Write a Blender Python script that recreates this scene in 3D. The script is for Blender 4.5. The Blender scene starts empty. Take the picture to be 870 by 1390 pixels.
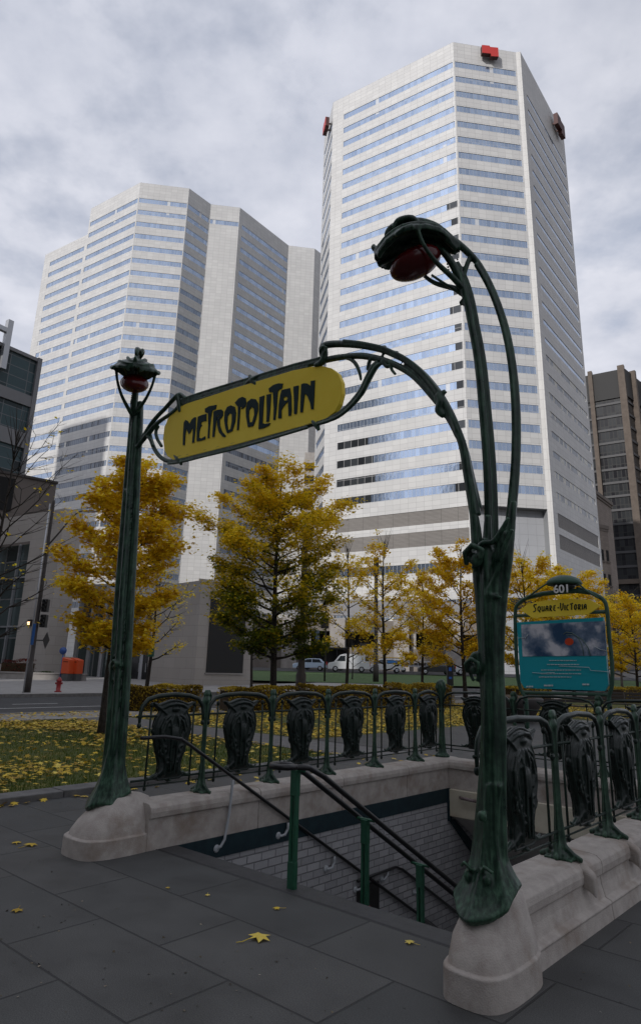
import bpy, bmesh, math, random
import numpy as np
from mathutils import Vector, Matrix
from mathutils.geometry import tessellate_polygon
random.seed(7)
R = math.radians
COL = bpy.context.scene.collection
# ---------------------------------------------------------------- survey of the place (metres)
FPX, PITCH, ROLL, EYE = 900.0, R(15.9), R(1.57), 1.6      # lens and attitude of the photographer's camera
_f = Vector((0, math.cos(PITCH), math.sin(PITCH)))
_u = Vector((0, -math.sin(PITCH), math.cos(PITCH)))
_r = Vector((1, 0, 0))
CR = _r*math.cos(ROLL) + _u*math.sin(ROLL)
CU = -_r*math.sin(ROLL) + _u*math.cos(ROLL)
AZ = R(42)                                                # axis of the metro stair
AV = Vector((math.sin(AZ), math.cos(AZ), 0)); AU = Vector((math.cos(AZ), -math.sin(AZ), 0))
ORG = Vector((-1.44, 6.69, 0))
def loc2w(u, v, z=0): return ORG + AU*u + AV*v + Vector((0, 0, z))
def w2loc(p): d = Vector((p[0], p[1], 0)) - ORG; return (d.dot(AU), d.dot(AV), p[2])
def sight(x, y): return (_f*FPX + CR*(x-435) - CU*(y-650)).normalized()
def hill(y): return max(0.0, (y-45)*0.024) if y < 400 else 8.52
def on_plane(x, y, base, n):                              # survey sight meets a vertical plane
    d = sight(x, y); c = Vector((0, 0, EYE)); t = (Vector(base)-c).dot(n)/d.dot(n); return c + d*t
def front(x, y, v=-.3):                                   # point of the portal plane, in stair coordinates
    p = on_plane(x, y, loc2w(0, v), AV); return w2loc(p)
def on_ground(x, y, z=0):
    d = sight(x, y); t = (z-EYE)/d.z; return Vector((0, 0, EYE)) + d*t
def at_depth(x, y, Y):
    d = sight(x, y); return Vector((0, 0, EYE)) + d*(Y/d.y)

# ---------------------------------------------------------------- mesh builder
class MB:
    def __init__(s): s.v = []; s.f = []; s.uv = []; s.sm = []; s.mi = []
    def add(s, vs, fs, uvs=None, smooth=False, mi=0):
        b = len(s.v); s.v += [tuple(v) for v in vs]
        for i, f in enumerate(fs):
            s.f.append([b+k for k in f]); s.uv.append(uvs[i] if uvs else None); s.sm.append(smooth); s.mi.append(mi)
    def box(s, a, b, mi=0):
        x0, y0, z0 = a; x1, y1, z1 = b
        vs = [(x0,y0,z0),(x1,y0,z0),(x1,y1,z0),(x0,y1,z0),(x0,y0,z1),(x1,y0,z1),(x1,y1,z1),(x0,y1,z1)]
        s.add(vs, [(0,3,2,1),(4,5,6,7),(0,1,5,4),(1,2,6,5),(2,3,7,6),(3,0,4,7)], mi=mi)
    def obox(s, c, ax, ay, hx, hy, z0, z1, mi=0):         # oriented box, ax/ay unit vectors
        c = Vector(c); vs = []
        for z in (z0, z1):
            for a, b in ((-1,-1),(1,-1),(1,1),(-1,1)):
                p = c + ax*hx*a + ay*hy*b; vs.append((p.x, p.y, z))
        s.add(vs, [(0,3,2,1),(4,5,6,7),(0,1,5,4),(1,2,6,5),(2,3,7,6),(3,0,4,7)], mi=mi)
    def prism(s, poly, z0, z1, mi=0, z0f=None):           # poly: plan points
        n = len(poly); vs = [(x, y, z0) for x, y in poly] + [(x, y, z1) for x, y in poly]
        fs = [(i, (i+1) % n, n+(i+1) % n, n+i) for i in range(n)] + [tuple(range(n))[::-1], tuple(range(n, 2*n))]
        s.add(vs, fs, mi=mi)
    def plate(s, pts, dirv, th, mi=0):                    # planar polygon extruded along dirv both sides
        n = len(pts); d = Vector(dirv)*th*.5
        a = [Vector(p)-d for p in pts]; b = [Vector(p)+d for p in pts]
        tri = tessellate_polygon([[Vector(p) for p in pts]])
        fs = [tuple(t) for t in tri] + [tuple(n+k for k in t[::-1]) for t in tri] + [(i, (i+1) % n, n+(i+1) % n, n+i) for i in range(n)]
        s.add(a+b, fs, mi=mi)
    def tube(s, path, rad, seg=10, flat=1.0, side=None, smooth=True, cap=True, mi=0):
        P = [Vector(p) for p in path]; n = len(P)
        if not hasattr(rad, '__len__'): rad = [rad]*n
        up = None; rings = []
        for i in range(n):
            t = (P[min(i+1, n-1)]-P[max(i-1, 0)]);
            if t.length < 1e-9: t = Vector((0, 0, 1))
            t.normalize()
            if up is None:
                ref = Vector(side) if side is not None else (Vector((0, 1, 0)) if abs(t.y) < .9 else Vector((1, 0, 0)))
                up = (ref - t*ref.dot(t)).normalized()
            else:
                up = (up - t*up.dot(t)).normalized()
            bi = t.cross(up)
            rings.append([P[i] + up*math.cos(a)*rad[i]*flat + bi*math.sin(a)*rad[i] for a in [2*math.pi*k/seg for k in range(seg)]])
        vs = [p for r in rings for p in r]; fs = []
        for i in range(n-1):
            for k in range(seg):
                fs.append((i*seg+k, i*seg+(k+1) % seg, (i+1)*seg+(k+1) % seg, (i+1)*seg+k))
        if cap: fs += [tuple(range(seg))[::-1], tuple((n-1)*seg+k for k in range(seg))]
        s.add(vs, fs, smooth=smooth, mi=mi)
    def lathe(s, prof, c=(0,0,0), seg=20, axis='z', smooth=True, mi=0):
        vs = []
        for r, h in prof:
            for k in range(seg):
                a = 2*math.pi*k/seg; x, y = r*math.cos(a), r*math.sin(a)
                vs.append({'z': (c[0]+x, c[1]+y, c[2]+h), 'y': (c[0]+x, c[1]+h, c[2]+y), 'x': (c[0]+h, c[1]+x, c[2]+y)}[axis])
        n = len(prof); fs = []
        for i in range(n-1):
            for k in range(seg): fs.append((i*seg+k, i*seg+(k+1) % seg, (i+1)*seg+(k+1) % seg, (i+1)*seg+k))
        fs += [tuple(range(seg))[::-1], tuple((n-1)*seg+k for k in range(seg))]
        s.add(vs, fs, smooth=smooth, mi=mi)
    def ball(s, c, r, seg=14, rings=9, rot=None):
        vs = []; M = rot or Matrix.Identity(3)
        rr = r if hasattr(r, '__len__') else (r, r, r)
        for i in range(rings+1):
            t = math.pi*i/rings
            for k in range(seg):
                a = 2*math.pi*k/seg
                p = M @ Vector((rr[0]*math.sin(t)*math.cos(a), rr[1]*math.sin(t)*math.sin(a), rr[2]*math.cos(t)))
                vs.append(Vector(c)+p)
        fs = [(i*seg+k, (i+1)*seg+k, (i+1)*seg+(k+1) % seg, i*seg+(k+1) % seg) for i in range(rings) for k in range(seg)]
        s.add(vs, fs, smooth=True)
    def loft(s, rings, smooth=True, cap=True, mi=0):
        m = len(rings[0]); vs = [p for r in rings for p in r]; fs = []
        for i in range(len(rings)-1):
            for k in range(m): fs.append((i*m+k, i*m+(k+1) % m, (i+1)*m+(k+1) % m, (i+1)*m+k))
        if cap: fs += [tuple(range(m))[::-1], tuple((len(rings)-1)*m+k for k in range(m))]
        s.add(vs, fs, smooth=smooth, mi=mi)
    def mesh(s, name):
        me = bpy.data.meshes.new(name); me.from_pydata(s.v, [], s.f)
        if any(u is not None for u in s.uv):
            l = me.uv_layers.new(name='UVMap'); k = 0; dat = []
            for f, u in zip(s.f, s.uv):
                for j in range(len(f)): dat += list(u[j]) if u else [0, 0]
            l.data.foreach_set('uv', dat)
        me.polygons.foreach_set('use_smooth', s.sm); me.polygons.foreach_set('material_index', s.mi)
        me.update(); return me
    def build(s, name, mat, parent=None, fix=True, bevel=0, local=True):
        me = s.mesh(name)
        if fix:
            bm = bmesh.new(); bm.from_mesh(me); bmesh.ops.recalc_face_normals(bm, faces=bm.faces); bm.to_mesh(me); bm.free()
        return link(name, me, mat, parent, bevel)
def link(name, me, mat, parent=None, bevel=0):
    for m in (mat if isinstance(mat, (list, tuple)) else [mat]): me.materials.append(m)
    o = bpy.data.objects.new(name, me); COL.objects.link(o)
    if parent is not None: o.parent = parent
    if bevel:
        b = o.modifiers.new('bevel', 'BEVEL'); b.width = bevel; b.segments = 2; b.limit_method = 'ANGLE'; b.angle_limit = R(35)
    return o
def fuse(mb, voxel, smooth=3, fac=.5):
    """melt overlapping solids into one cast surface and return its mesh"""
    me = mb.mesh('cast'); o = bpy.data.objects.new('cast', me); COL.objects.link(o)
    m = o.modifiers.new('r', 'REMESH'); m.mode = 'VOXEL'; m.voxel_size = voxel; m.use_smooth_shade = True
    if smooth: k = o.modifiers.new('s', 'SMOOTH'); k.iterations = smooth; k.factor = fac
    dg = bpy.context.evaluated_depsgraph_get(); dg.update()
    out = bpy.data.meshes.new_from_object(o.evaluated_get(dg)); bpy.data.objects.remove(o); out.materials.clear(); 
    out.polygons.foreach_set('use_smooth', [True]*len(out.polygons)); out.update()
    return out
def tag(o, label=None, cat=None, group=None, kind=None):
    if label: o['label'] = label
    if cat: o['category'] = cat
    if group: o['group'] = group
    if kind: o['kind'] = kind
    return o
def empty(name, loc, label=None, cat=None, group=None, rz=0):
    o = bpy.data.objects.new(name, None); o.empty_display_size = .2; COL.objects.link(o); o.location = loc; o.rotation_euler = (0, 0, rz)
    return tag(o, label, cat, group)
def kids(o): return [c for c in bpy.data.objects if c.parent == o]
def copy_tree(o, parent=None):
    c = o.copy(); COL.objects.link(c); c.parent = parent
    for k in kids(o): copy_tree(k, c)
    return c

# ---------------------------------------------------------------- materials
class NT:
    def __init__(s, name):
        s.m = bpy.data.materials.new(name); s.m.use_nodes = True; s.t = s.m.node_tree; s.b = s.t.nodes['Principled BSDF']; s.x = -300
    def n(s, typ, **kw):
        k = s.t.nodes.new(typ); s.x -= 40; k.location = (s.x, random.uniform(-400, 400))
        for a, v in kw.items():
            if a.startswith('_'): k.inputs[a[1:].replace('_', ' ')].default_value = v
            else: setattr(k, a, v)
        return k
    def l(s, a, ao, b, bi): s.t.links.new(a.outputs[ao], b.inputs[bi])
    def ramp(s, stops, src=None, out='Fac', interp='LINEAR'):
        r = s.n('ShaderNodeValToRGB'); e = r.color_ramp.elements; r.color_ramp.interpolation = interp
        while len(e) < len(stops): e.new(.5)
        for q, (p, c) in zip(e, stops): q.position = p; q.color = (*c, 1) if len(c) == 3 else c
        if src: s.l(src, out, r, 'Fac')
        return r
    def mix(s, a, b, fac, blend='MIX'):
        m = s.n('ShaderNodeMix', data_type='RGBA', blend_type=blend)
        for sock, v in ((6, a), (7, b), (0, fac)):
            if isinstance(v, tuple) and hasattr(v[0], 'outputs'): s.t.links.new(v[0].outputs[v[1]], m.inputs[sock])
            else: m.inputs[sock].default_value = (*v, 1) if isinstance(v, tuple) and len(v) == 3 else v
        return m
def simple(name, col, rough=.6, metal=0, emit=None, spec=.5):
    k = NT(name); k.b.inputs['Base Color'].default_value = (*col, 1); k.b.inputs['Roughness'].default_value = rough
    k.b.inputs['Metallic'].default_value = metal; k.b.inputs['Specular IOR Level'].default_value = spec
    if emit: k.b.inputs['Emission Color'].default_value = (*col, 1); k.b.inputs['Emission Strength'].default_value = emit
    return k.m
def grit(name, c1, c2, scale=8, rough=.8, bump=.2, bscale=60, coord='Object', metal=0, detail=6, spec=.4, bdist=.01, c3=None, c3s=1.2, lo=.35, hi=.65):
    k = NT(name); tc = k.n('ShaderNodeTexCoord')
    a = k.n('ShaderNodeTexNoise', _Scale=scale, _Detail=detail, _Roughness=.65); k.l(tc, coord, a, 'Vector')
    r = k.ramp([(lo, c1), (hi, c2)], a); src = (r, 'Color')
    if c3:
        q = k.n('ShaderNodeTexNoise', _Scale=c3s, _Detail=5, _Roughness=.6); k.l(tc, coord, q, 'Vector')
        qr = k.ramp([(.5, (0,0,0)), (.68, (1,1,1))], q); m = k.mix(src, c3, (qr, 'Color')); src = (m, 2)
    k.t.links.new(src[0].outputs[src[1]], k.b.inputs['Base Color'])
    k.b.inputs['Roughness'].default_value = rough; k.b.inputs['Metallic'].default_value = metal; k.b.inputs['Specular IOR Level'].default_value = spec
    if bump:
        b = k.n('ShaderNodeTexNoise', _Scale=bscale, _Detail=6); k.l(tc, coord, b, 'Vector')
        bp = k.n('ShaderNodeBump', _Strength=bump, _Distance=bdist); k.l(b, 'Fac', bp, 'Height'); k.l(bp, 'Normal', k.b, 'Normal')
    return k.m
def facade(name, c1, c2, mort, bw=1.485, rh=.9115, ms=.05, rough=.45, off=0, stain=.12, voff=0, metal=0, bump=.3, spec=.5):
    """panel cladding drawn in metres along the wall (UV)"""
    k = NT(name); tc = k.n('ShaderNodeTexCoord'); mp = k.n('ShaderNodeMapping'); mp.inputs['Location'].default_value = (0, voff, 0)
    k.l(tc, 'UV', mp, 'Vector')
    br = k.n('ShaderNodeTexBrick', offset=off, squash=1, _Color1=(*c1, 1), _Color2=(*c2, 1), _Mortar=(*mort, 1))
    br.inputs['Scale'].default_value = 1; br.inputs['Brick Width'].default_value = bw; br.inputs['Row Height'].default_value = rh
    br.inputs['Mortar Size'].default_value = ms; br.inputs['Mortar Smooth'].default_value = .3; br.inputs['Bias'].default_value = -.3
    k.l(mp, 'Vector', br, 'Vector')
    nz = k.n('ShaderNodeTexNoise', _Scale=.15, _Detail=6, _Roughness=.6); k.l(tc, 'Object', nz, 'Vector')
    rp = k.ramp([(.3, (1-stain,)*3), (.7, (1, 1, 1))], nz)
    m = k.mix((br, 'Color'), (rp, 'Color'), 1.0, 'MULTIPLY'); k.l(m, 2, k.b, 'Base Color')
    k.b.inputs['Roughness'].default_value = rough; k.b.inputs['Metallic'].default_value = metal; k.b.inputs['Specular IOR Level'].default_value = spec
    if bump:
        bp = k.n('ShaderNodeBump', _Strength=bump, _Distance=.03, invert=True); k.l(br, 'Fac', bp, 'Height'); k.l(bp, 'Normal', k.b, 'Normal')
    return k.m
def glazing(name, tint, dark, pane=.75, paneh=1.3, mull=(.25, .25, .26), ms=.035, metal=.9, rough=.06, blind=.15, wob=.25, blindc=(.55, .55, .52), spec=.5):
    """reflective office glass: every pane tilts a little and some have blinds"""
    k = NT(name); tc = k.n('ShaderNodeTexCoord')
    br = k.n('ShaderNodeTexBrick', offset=0, squash=1, _Color1=(0, 0, 0, 1), _Color2=(1, 1, 1, 1), _Mortar=(0, 0, 0, 1))
    br.inputs['Scale'].default_value = 1; br.inputs['Brick Width'].default_value = pane; br.inputs['Row Height'].default_value = paneh
    br.inputs['Mortar Size'].default_value = ms; br.inputs['Mortar Smooth'].default_value = 0; br.inputs['Bias'].default_value = 0
    k.l(tc, 'UV', br, 'Vector')
    base = k.ramp([(0, dark), (.55, tint), (1, tuple(min(1, c*1.15) for c in tint))], br, 'Color')
    isb = k.ramp([(0, (0, 0, 0)), (1-blind-.01, (0, 0, 0)), (1-blind, (1, 1, 1))], br, 'Color', 'CONSTANT')
    c1 = k.mix((base, 'Color'), blindc, (isb, 'Color')); c2 = k.mix((c1, 2), mull, (br, 'Fac')); k.l(c2, 2, k.b, 'Base Color')
    inv = k.mix((metal,)*3, (metal*.45,)*3, (isb, 'Color')); inv2 = k.mix((inv, 2), (0., 0., 0.), (br, 'Fac')); k.l(inv2, 2, k.b, 'Metallic')
    ro = k.mix((rough,)*3, (.5,)*3, (br, 'Fac')); k.l(ro, 2, k.b, 'Roughness')
    k.b.inputs['Specular IOR Level'].default_value = spec
    wv = k.n('ShaderNodeTexNoise', _Scale=.9, _Detail=2); k.l(tc, 'UV', wv, 'Vector')
    bp = k.n('ShaderNodeBump', _Strength=wob, _Distance=.05); k.l(wv, 'Fac', bp, 'Height'); k.l(bp, 'Normal', k.b, 'Normal')
    return k.m
M = {}
def iron(name, base, patina, amount=.55, rough=.42, spec=.32):
    k = NT(name); tc = k.n('ShaderNodeTexCoord')
    a = k.n('ShaderNodeTexNoise', _Scale=9, _Detail=8, _Roughness=.7); k.l(tc, 'Object', a, 'Vector')
    mp = k.n('ShaderNodeMapping'); mp.inputs['Scale'].default_value = (60, 60, 3); k.l(tc, 'Object', mp, 'Vector')
    st = k.n('ShaderNodeTexNoise', _Scale=1, _Detail=3); k.l(mp, 'Vector', st, 'Vector')
    ge = k.n('ShaderNodeNewGeometry')
    po = k.ramp([(.53, (0, 0, 0)), (.60, (.8, .8, .8))], ge, 'Pointiness')
    ad = k.n('ShaderNodeMath', operation='MULTIPLY'); k.l(a, 'Fac', ad, 0); k.l(st, 'Fac', ad, 1)
    r = k.ramp([(.17, base), (.28, tuple(b*(1-amount*.4)+p*amount*.4 for b, p in zip(base, patina))), (.40, tuple(b*(1-amount)+p*amount for b, p in zip(base, patina)))], ad, 0)
    m = k.mix((r, 'Color'), patina, (po, 'Color')); k.l(m, 2, k.b, 'Base Color')
    rr = k.ramp([(.3, (rough-.1,)*3), (.7, (rough+.2,)*3)], a); k.l(rr, 'Color', k.b, 'Roughness')
    k.b.inputs['Specular IOR Level'].default_value = spec
    bp = k.n('ShaderNodeBump', _Strength=.25, _Distance=.004); k.l(a, 'Fac', bp, 'Height'); k.l(bp, 'Normal', k.b, 'Normal')
    return k.m
M['iron'] = iron('green_patinated_iron', (.005, .020, .012), (.075, .165, .10), .68, .33, .4)
M['iron_dark'] = iron('dark_green_iron', (.003, .009, .007), (.018, .04, .028), .25, .30, .42)
M['iron_black'] = iron('black_painted_iron', (.003, .006, .005), (.015, .03, .022), .2, .38, .3)
M['lamp_red'] = simple('red_lamp_glass', (.085, .004, .005), .22, spec=.5)
M['stone'] = grit('pale_limestone', (.36, .32, .29), (.47, .43, .39), 9, .8, .6, 120, c3=(.28, .23, .19), c3s=3.0, bdist=.006)
M['pave'] = None
M['granite_edge'] = grit('dark_granite', (.032, .032, .033), (.050, .050, .051), 12, .6, .3, 160)
M['kerb'] = grit('kerb_stone', (.16, .155, .15), (.23, .22, .21), 6, .85, .3, 90)
M['concrete'] = grit('concrete', (.27, .25, .235), (.36, .34, .32), 1.2, .85, .2, 40)
M['sidewalk'] = grit('pale_sidewalk', (.25, .24, .23), (.33, .32, .31), 1.5, .9, .15, 30)
M['asphalt'] = grit('asphalt', (.035, .035, .037), (.06, .06, .062), 3, .85, .3, 120)
M['paint'] = grit('road_paint', (.6, .6, .58), (.75, .75, .73), 9, .7, 0)
M['path'] = grit('grey_path', (.11, .105, .105), (.16, .155, .15), 4, .85, .25, 80)
M['soil'] = grit('soil', (.05, .035, .022), (.09, .065, .04), 14, .95, .5, 60)
M['lawn'] = grit('autumn_lawn_soil', (.045, .065, .012), (.095, .105, .024), 3.5, .95, .6, 90, c3=(.17, .14, .03), c3s=1.4)
M['lawn_far'] = grit('far_lawn', (.035, .075, .016), (.06, .11, .03), 2, .95, .4, 12)
M['bark'] = grit('bark', (.018, .014, .012), (.05, .042, .036), 18, .9, .8, 50, bdist=.02)
M['bark_pale'] = grit('young_bark', (.05, .042, .036), (.10, .085, .07), 20, .9, .6, 60)
M['black_rail'] = simple('black_plastic_rail', (.010, .010, .011), .35)
M['green_post'] = grit('green_painted_steel', (.012, .075, .04), (.02, .10, .055), 20, .45, .1, 60)
M['grey_bracket'] = simple('grey_bracket', (.38, .40, .42), .45)
M['teal'] = grit('teal_stone_band', (.004, .016, .023), (.008, .028, .036), 9, .6, .2, 80)
M['cream'] = grit('cream_plaster', (.50, .46, .36), (.60, .56, .45), 4, .8, .1, 40, c3=(.42, .36, .26), c3s=2)
M['dark'] = simple('black_void', (.01, .01, .01), .9)
M['metal_pole'] = grit('brown_steel_pole', (.045, .038, .035), (.07, .06, .055), 6, .6, .1, 40)
M['silver'] = simple('galvanised_steel', (.45, .46, .48), .4, .6)
M['yellow_sign'] = grit('yellow_enamel', (.90, .66, .055), (.95, .73, .08), 2, .4, 0, spec=.15)
M['ink'] = simple('dark_green_enamel', (.004, .022, .026), .5, spec=.15)
def tile():
    k = NT('painted_split_brick'); tc = k.n('ShaderNodeTexCoord')
    br = k.n('ShaderNodeTexBrick', offset=.5, _Color1=(.31, .31, .32, 1), _Color2=(.42, .415, .425, 1), _Mortar=(.19, .19, .195, 1))
    br.inputs['Scale'].default_value = 1; br.inputs['Brick Width'].default_value = .20; br.inputs['Row Height'].default_value = .078
    br.inputs['Mortar Size'].default_value = .007; br.inputs['Mortar Smooth'].default_value = .4
    k.l(tc, 'UV', br, 'Vector'); k.l(br, 'Color', k.b, 'Base Color'); k.b.inputs['Roughness'].default_value = .55
    bp = k.n('ShaderNodeBump', _Strength=.9, _Distance=.01, invert=True); k.l(br, 'Fac', bp, 'Height')
    nz = k.n('ShaderNodeTexNoise', _Scale=25, _Detail=5); k.l(tc, 'Object', nz, 'Vector')
    b2 = k.n('ShaderNodeBump', _Strength=.5, _Distance=.01); k.l(nz, 'Fac', b2, 'Height'); k.l(bp, 'Normal', b2, 'Normal'); k.l(b2, 'Normal', k.b, 'Normal')
    return k.m
M['tile'] = tile()
def pave():
    k = NT('dark_stone_slabs'); tc = k.n('ShaderNodeTexCoord')
    br = k.n('ShaderNodeTexBrick', offset=.5, _Color1=(.056, .057, .056, 1), _Color2=(.077, .076, .073, 1), _Mortar=(.030, .030, .030, 1))
    br.inputs['Scale'].default_value = 1; br.inputs['Brick Width'].default_value = 1.25; br.inputs['Row Height'].default_value = .62
    br.inputs['Mortar Size'].default_value = .009; br.inputs['Mortar Smooth'].default_value = .5
    k.l(tc, 'Object', br, 'Vector')
    nz = k.n('ShaderNodeTexNoise', _Scale=160, _Detail=3); k.l(tc, 'Object', nz, 'Vector'); sp = k.ramp([(.3, (.6,)*3), (.7, (1.4,)*3)], nz)
    n2 = k.n('ShaderNodeTexNoise', _Scale=1.7, _Detail=7, _Roughness=.65); k.l(tc, 'Object', n2, 'Vector'); s2 = k.ramp([(.28, (.52,)*3), (.5, (1.,)*3), (.74, (1.4,)*3)], n2)
    m = k.mix((br, 'Color'), (sp, 'Color'), 1.0, 'MULTIPLY'); m2 = k.mix((m, 2), (s2, 'Color'), 1.0, 'MULTIPLY')
    vo = k.n('ShaderNodeTexVoronoi', _Scale=7, _Randomness=1.0); k.l(tc, 'Object', vo, 'Vector'); vr = k.ramp([(.035, (1,)*3), (.06, (0,)*3)], vo, 'Distance')
    m3 = k.mix((m2, 2), (.028, .028, .028), (vr, 'Color')); k.l(m3, 2, k.b, 'Base Color')
    rr = k.ramp([(.3, (.55,)*3), (.7, (.85,)*3)], n2); k.l(rr, 'Color', k.b, 'Roughness'); k.b.inputs['Specular IOR Level'].default_value = .35
    bp = k.n('ShaderNodeBump', _Strength=.7, _Distance=.006, invert=True); k.l(br, 'Fac', bp, 'Height')
    b2 = k.n('ShaderNodeBump', _Strength=.25, _Distance=.004); k.l(nz, 'Fac', b2, 'Height'); k.l(bp, 'Normal', b2, 'Normal'); k.l(b2, 'Normal', k.b, 'Normal')
    return k.m
M['pave'] = pave()
def leafmat(name, stops, trans=.35):
    k = NT(name); at = k.n('ShaderNodeAttribute', attribute_name='tone'); r = k.ramp(stops, at, 'Fac')
    k.l(r, 'Color', k.b, 'Base Color'); k.b.inputs['Roughness'].default_value = .6; k.b.inputs['Specular IOR Level'].default_value = .25
    tr = k.n('ShaderNodeBsdfTranslucent'); k.l(r, 'Color', tr, 'Color'); mx = k.n('ShaderNodeMixShader', _Fac=trans)
    out = [n for n in k.t.nodes if n.type == 'OUTPUT_MATERIAL'][0]
    k.t.links.new(k.b.outputs[0], mx.inputs[1]); k.t.links.new(tr.outputs[0], mx.inputs[2]); k.t.links.new(mx.outputs[0], out.inputs[0])
    return k.m
YEL = [(0, (.55, .32, .012)), (.30, (.84, .56, .018)), (.65, (.96, .73, .03)), (1, (.97, .82, .06))]
M['leaf_gold'] = leafmat('golden_maple_leaves', YEL)
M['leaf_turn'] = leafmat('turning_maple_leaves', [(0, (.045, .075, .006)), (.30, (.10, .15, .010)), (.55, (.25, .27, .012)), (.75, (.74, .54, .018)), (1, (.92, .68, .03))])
M['leaf_hedge'] = leafmat('brown_yellow_hedge_leaves', [(0, (.12, .08, .015)), (.5, (.40, .27, .03)), (1, (.66, .50, .05))])
M['leaf_red'] = leafmat('red_shrub_leaves', [(0, (.07, .01, .008)), (1, (.20, .03, .02))])
M['leaf_green'] = leafmat('dark_green_leaves', [(0, (.015, .035, .008)), (1, (.05, .08, .02))])
M['leaf_fallen'] = leafmat('fallen_leaves', [(0, (.18, .10, .02)), (.35, (.46, .30, .035)), (.75, (.78, .56, .06)), (1, (.85, .70, .18))], .15)
M['grass'] = leafmat('grass_blades', [(0, (.045, .075, .010)), (.6, (.10, .14, .022)), (1, (.20, .21, .04))], .2)
# ================================================================ SCATTER / LEAVES
MAPLE = [(0,-.5,0),(.12,-.2,.03),(.45,-.28,-.04),(.34,0,.02),(.5,.22,-.05),(.17,.2,.03),(0,.55,-.05),(-.17,.2,.03),(-.5,.22,-.05),(-.34,0,.02),(-.45,-.28,-.04),(-.12,-.2,.03)]
MAPLE_S = [(0,-.5,0),(.42,-.2,-.05),(.2,.12,.04),(0,.5,-.05),(-.2,.12,.04),(-.42,-.2,-.05)]
BLADE = [(-.09,0,0),(.09,0,0),(0,1,0)]
rng = np.random.default_rng(11)
def scatter_mesh(name, shape, pos, size, tilt, tone, blade=False):
    n = len(pos); S = np.array(shape, float); k = len(S)
    yaw = rng.uniform(0, 2*np.pi, n); az = rng.uniform(0, 2*np.pi, n); ti = np.abs(rng.normal(0, tilt, n)) if np.isscalar(tilt) else tilt
    cy, sy = np.cos(yaw), np.sin(yaw)
    if blade:
        b = np.zeros((n, k, 3)); b[:, :, 0] = S[:, 0]; b[:, :, 2] = S[:, 1]; 
    else: b = np.broadcast_to(S, (n, k, 3)).copy()
    b *= np.asarray(size).reshape(-1, 1, 1)
    x = b[:, :, 0]*cy[:, None]-b[:, :, 1]*sy[:, None]; y = b[:, :, 0]*sy[:, None]+b[:, :, 1]*cy[:, None]; z = b[:, :, 2]
    # tilt about a horizontal axis 'az'
    ax, ay = np.cos(az)[:, None], np.sin(az)[:, None]; ct, st = np.cos(ti)[:, None], np.sin(ti)[:, None]
    d = ax*x+ay*y
    X = x*ct+(ay*z)*st+ax*d*(1-ct); Y = y*ct+(-ax*z)*st+ay*d*(1-ct); Z = z*ct+(ax*y-ay*x)*st
    V = np.stack([X, Y, Z], 2)+np.asarray(pos)[:, None, :]
    me = bpy.data.meshes.new(name); me.vertices.add(n*k); me.vertices.foreach_set('co', V.reshape(-1).astype(np.float32))
    me.loops.add(n*k); me.loops.foreach_set('vertex_index', np.arange(n*k, dtype=np.int32))
    me.polygons.add(n); me.polygons.foreach_set('loop_start', np.arange(n, dtype=np.int32)*k); me.polygons.foreach_set('loop_total', np.full(n, k, np.int32))
    me.update(calc_edges=True)
    a = me.attributes.new('tone', 'FLOAT', 'FACE'); a.data.foreach_set('value', np.clip(tone, 0, 1).astype(np.float32))
    return me

# ================================================================ SETTING
def clip(poly, f):
    out = []
    for i in range(len(poly)):
        a, b = poly[i], poly[(i+1) % len(poly)]; fa, fb = f(a), f(b)
        if fa >= 0: out.append(a)
        if (fa >= 0) != (fb >= 0): t = fa/(fa-fb); out.append((a[0]+(b[0]-a[0])*t, a[1]+(b[1]-a[1])*t))
    return out
def drape(mb, poly, off):
    for lo, hi in ((-3000, 45), (45, 400), (400, 3000)):
        q = clip(clip(poly, lambda p: p[1]-lo), lambda p: hi-p[1])
        if len(q) >= 3: mb.add([(x, y, hill(y)+off) for x, y in q], [tuple(range(len(q)))])
def lrect(u0, u1, v0, v1): return [tuple(loc2w(u, v).xy) for u, v in ((u0, v0), (u1, v0), (u1, v1), (u0, v1))]
def sheet(name, polys, off, mat, rot=False):
    mb = MB()
    for p in polys: drape(mb, p, off)
    if rot:
        c, s = math.cos(AZ), math.sin(AZ)
        mb.v = [w2loc(v) for v in mb.v]
    o = mb.build(name, mat, fix=False)
    if rot: o.location = ORG; o.rotation_euler = (0, 0, -AZ)
    tag(o, kind='structure')
    me = o.data
    bm = bmesh.new(); bm.from_mesh(me)
    for f in bm.faces:
        f.normal_update()
        if f.normal.z < 0: f.normal_flip()
    bm.to_mesh(me); bm.free(); return o
HU0, HU1, HV0, HV1 = .1, 3.25, 0.0, 4.95
def around(u0, u1, v0, v1): return [lrect(u0, HU0, v0, v1), lrect(HU1, u1, v0, v1), lrect(HU0, HU1, v0, HV0), lrect(HU0, HU1, HV1, v1)]
sheet('ground', around(-1500, 1500, -1500, 1500), -.06, M['soil'])
sheet('paving', around(-2.65, 24, -30, 8.2) + [lrect(-5.5, 24, 8.2, 21)], 0.0, M['pave'], rot=True)
sheet('path', [lrect(-13.3, -2.65, 6.6, 8.2), lrect(-5.5, 24, 21.0, 22.0)], -.008, M['path'])
sheet('lawn', [lrect(-13.3, -2.65, -30, 6.6), lrect(-13.3, -5.5, 8.2, 60), lrect(-5.5, 60, 22, 48)], -.02, M['lawn'])
sheet('near_sidewalk', [lrect(-15.6, -13.3, -40, 100)], 0.0, M['sidewalk'])
sheet('road', [lrect(-25.3, -15.6, -60, 160)], -.03, M['asphalt'])
sheet('far_sidewalk', [lrect(-33, -25.3, -60, 100), lrect(-80, -33, -60, 31)], .09, M['sidewalk'])
sheet('far_lawn', [[(-12, 58), (30, 58), (62, 84), (-30, 84)]], .13, M['lawn_far'])
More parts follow.
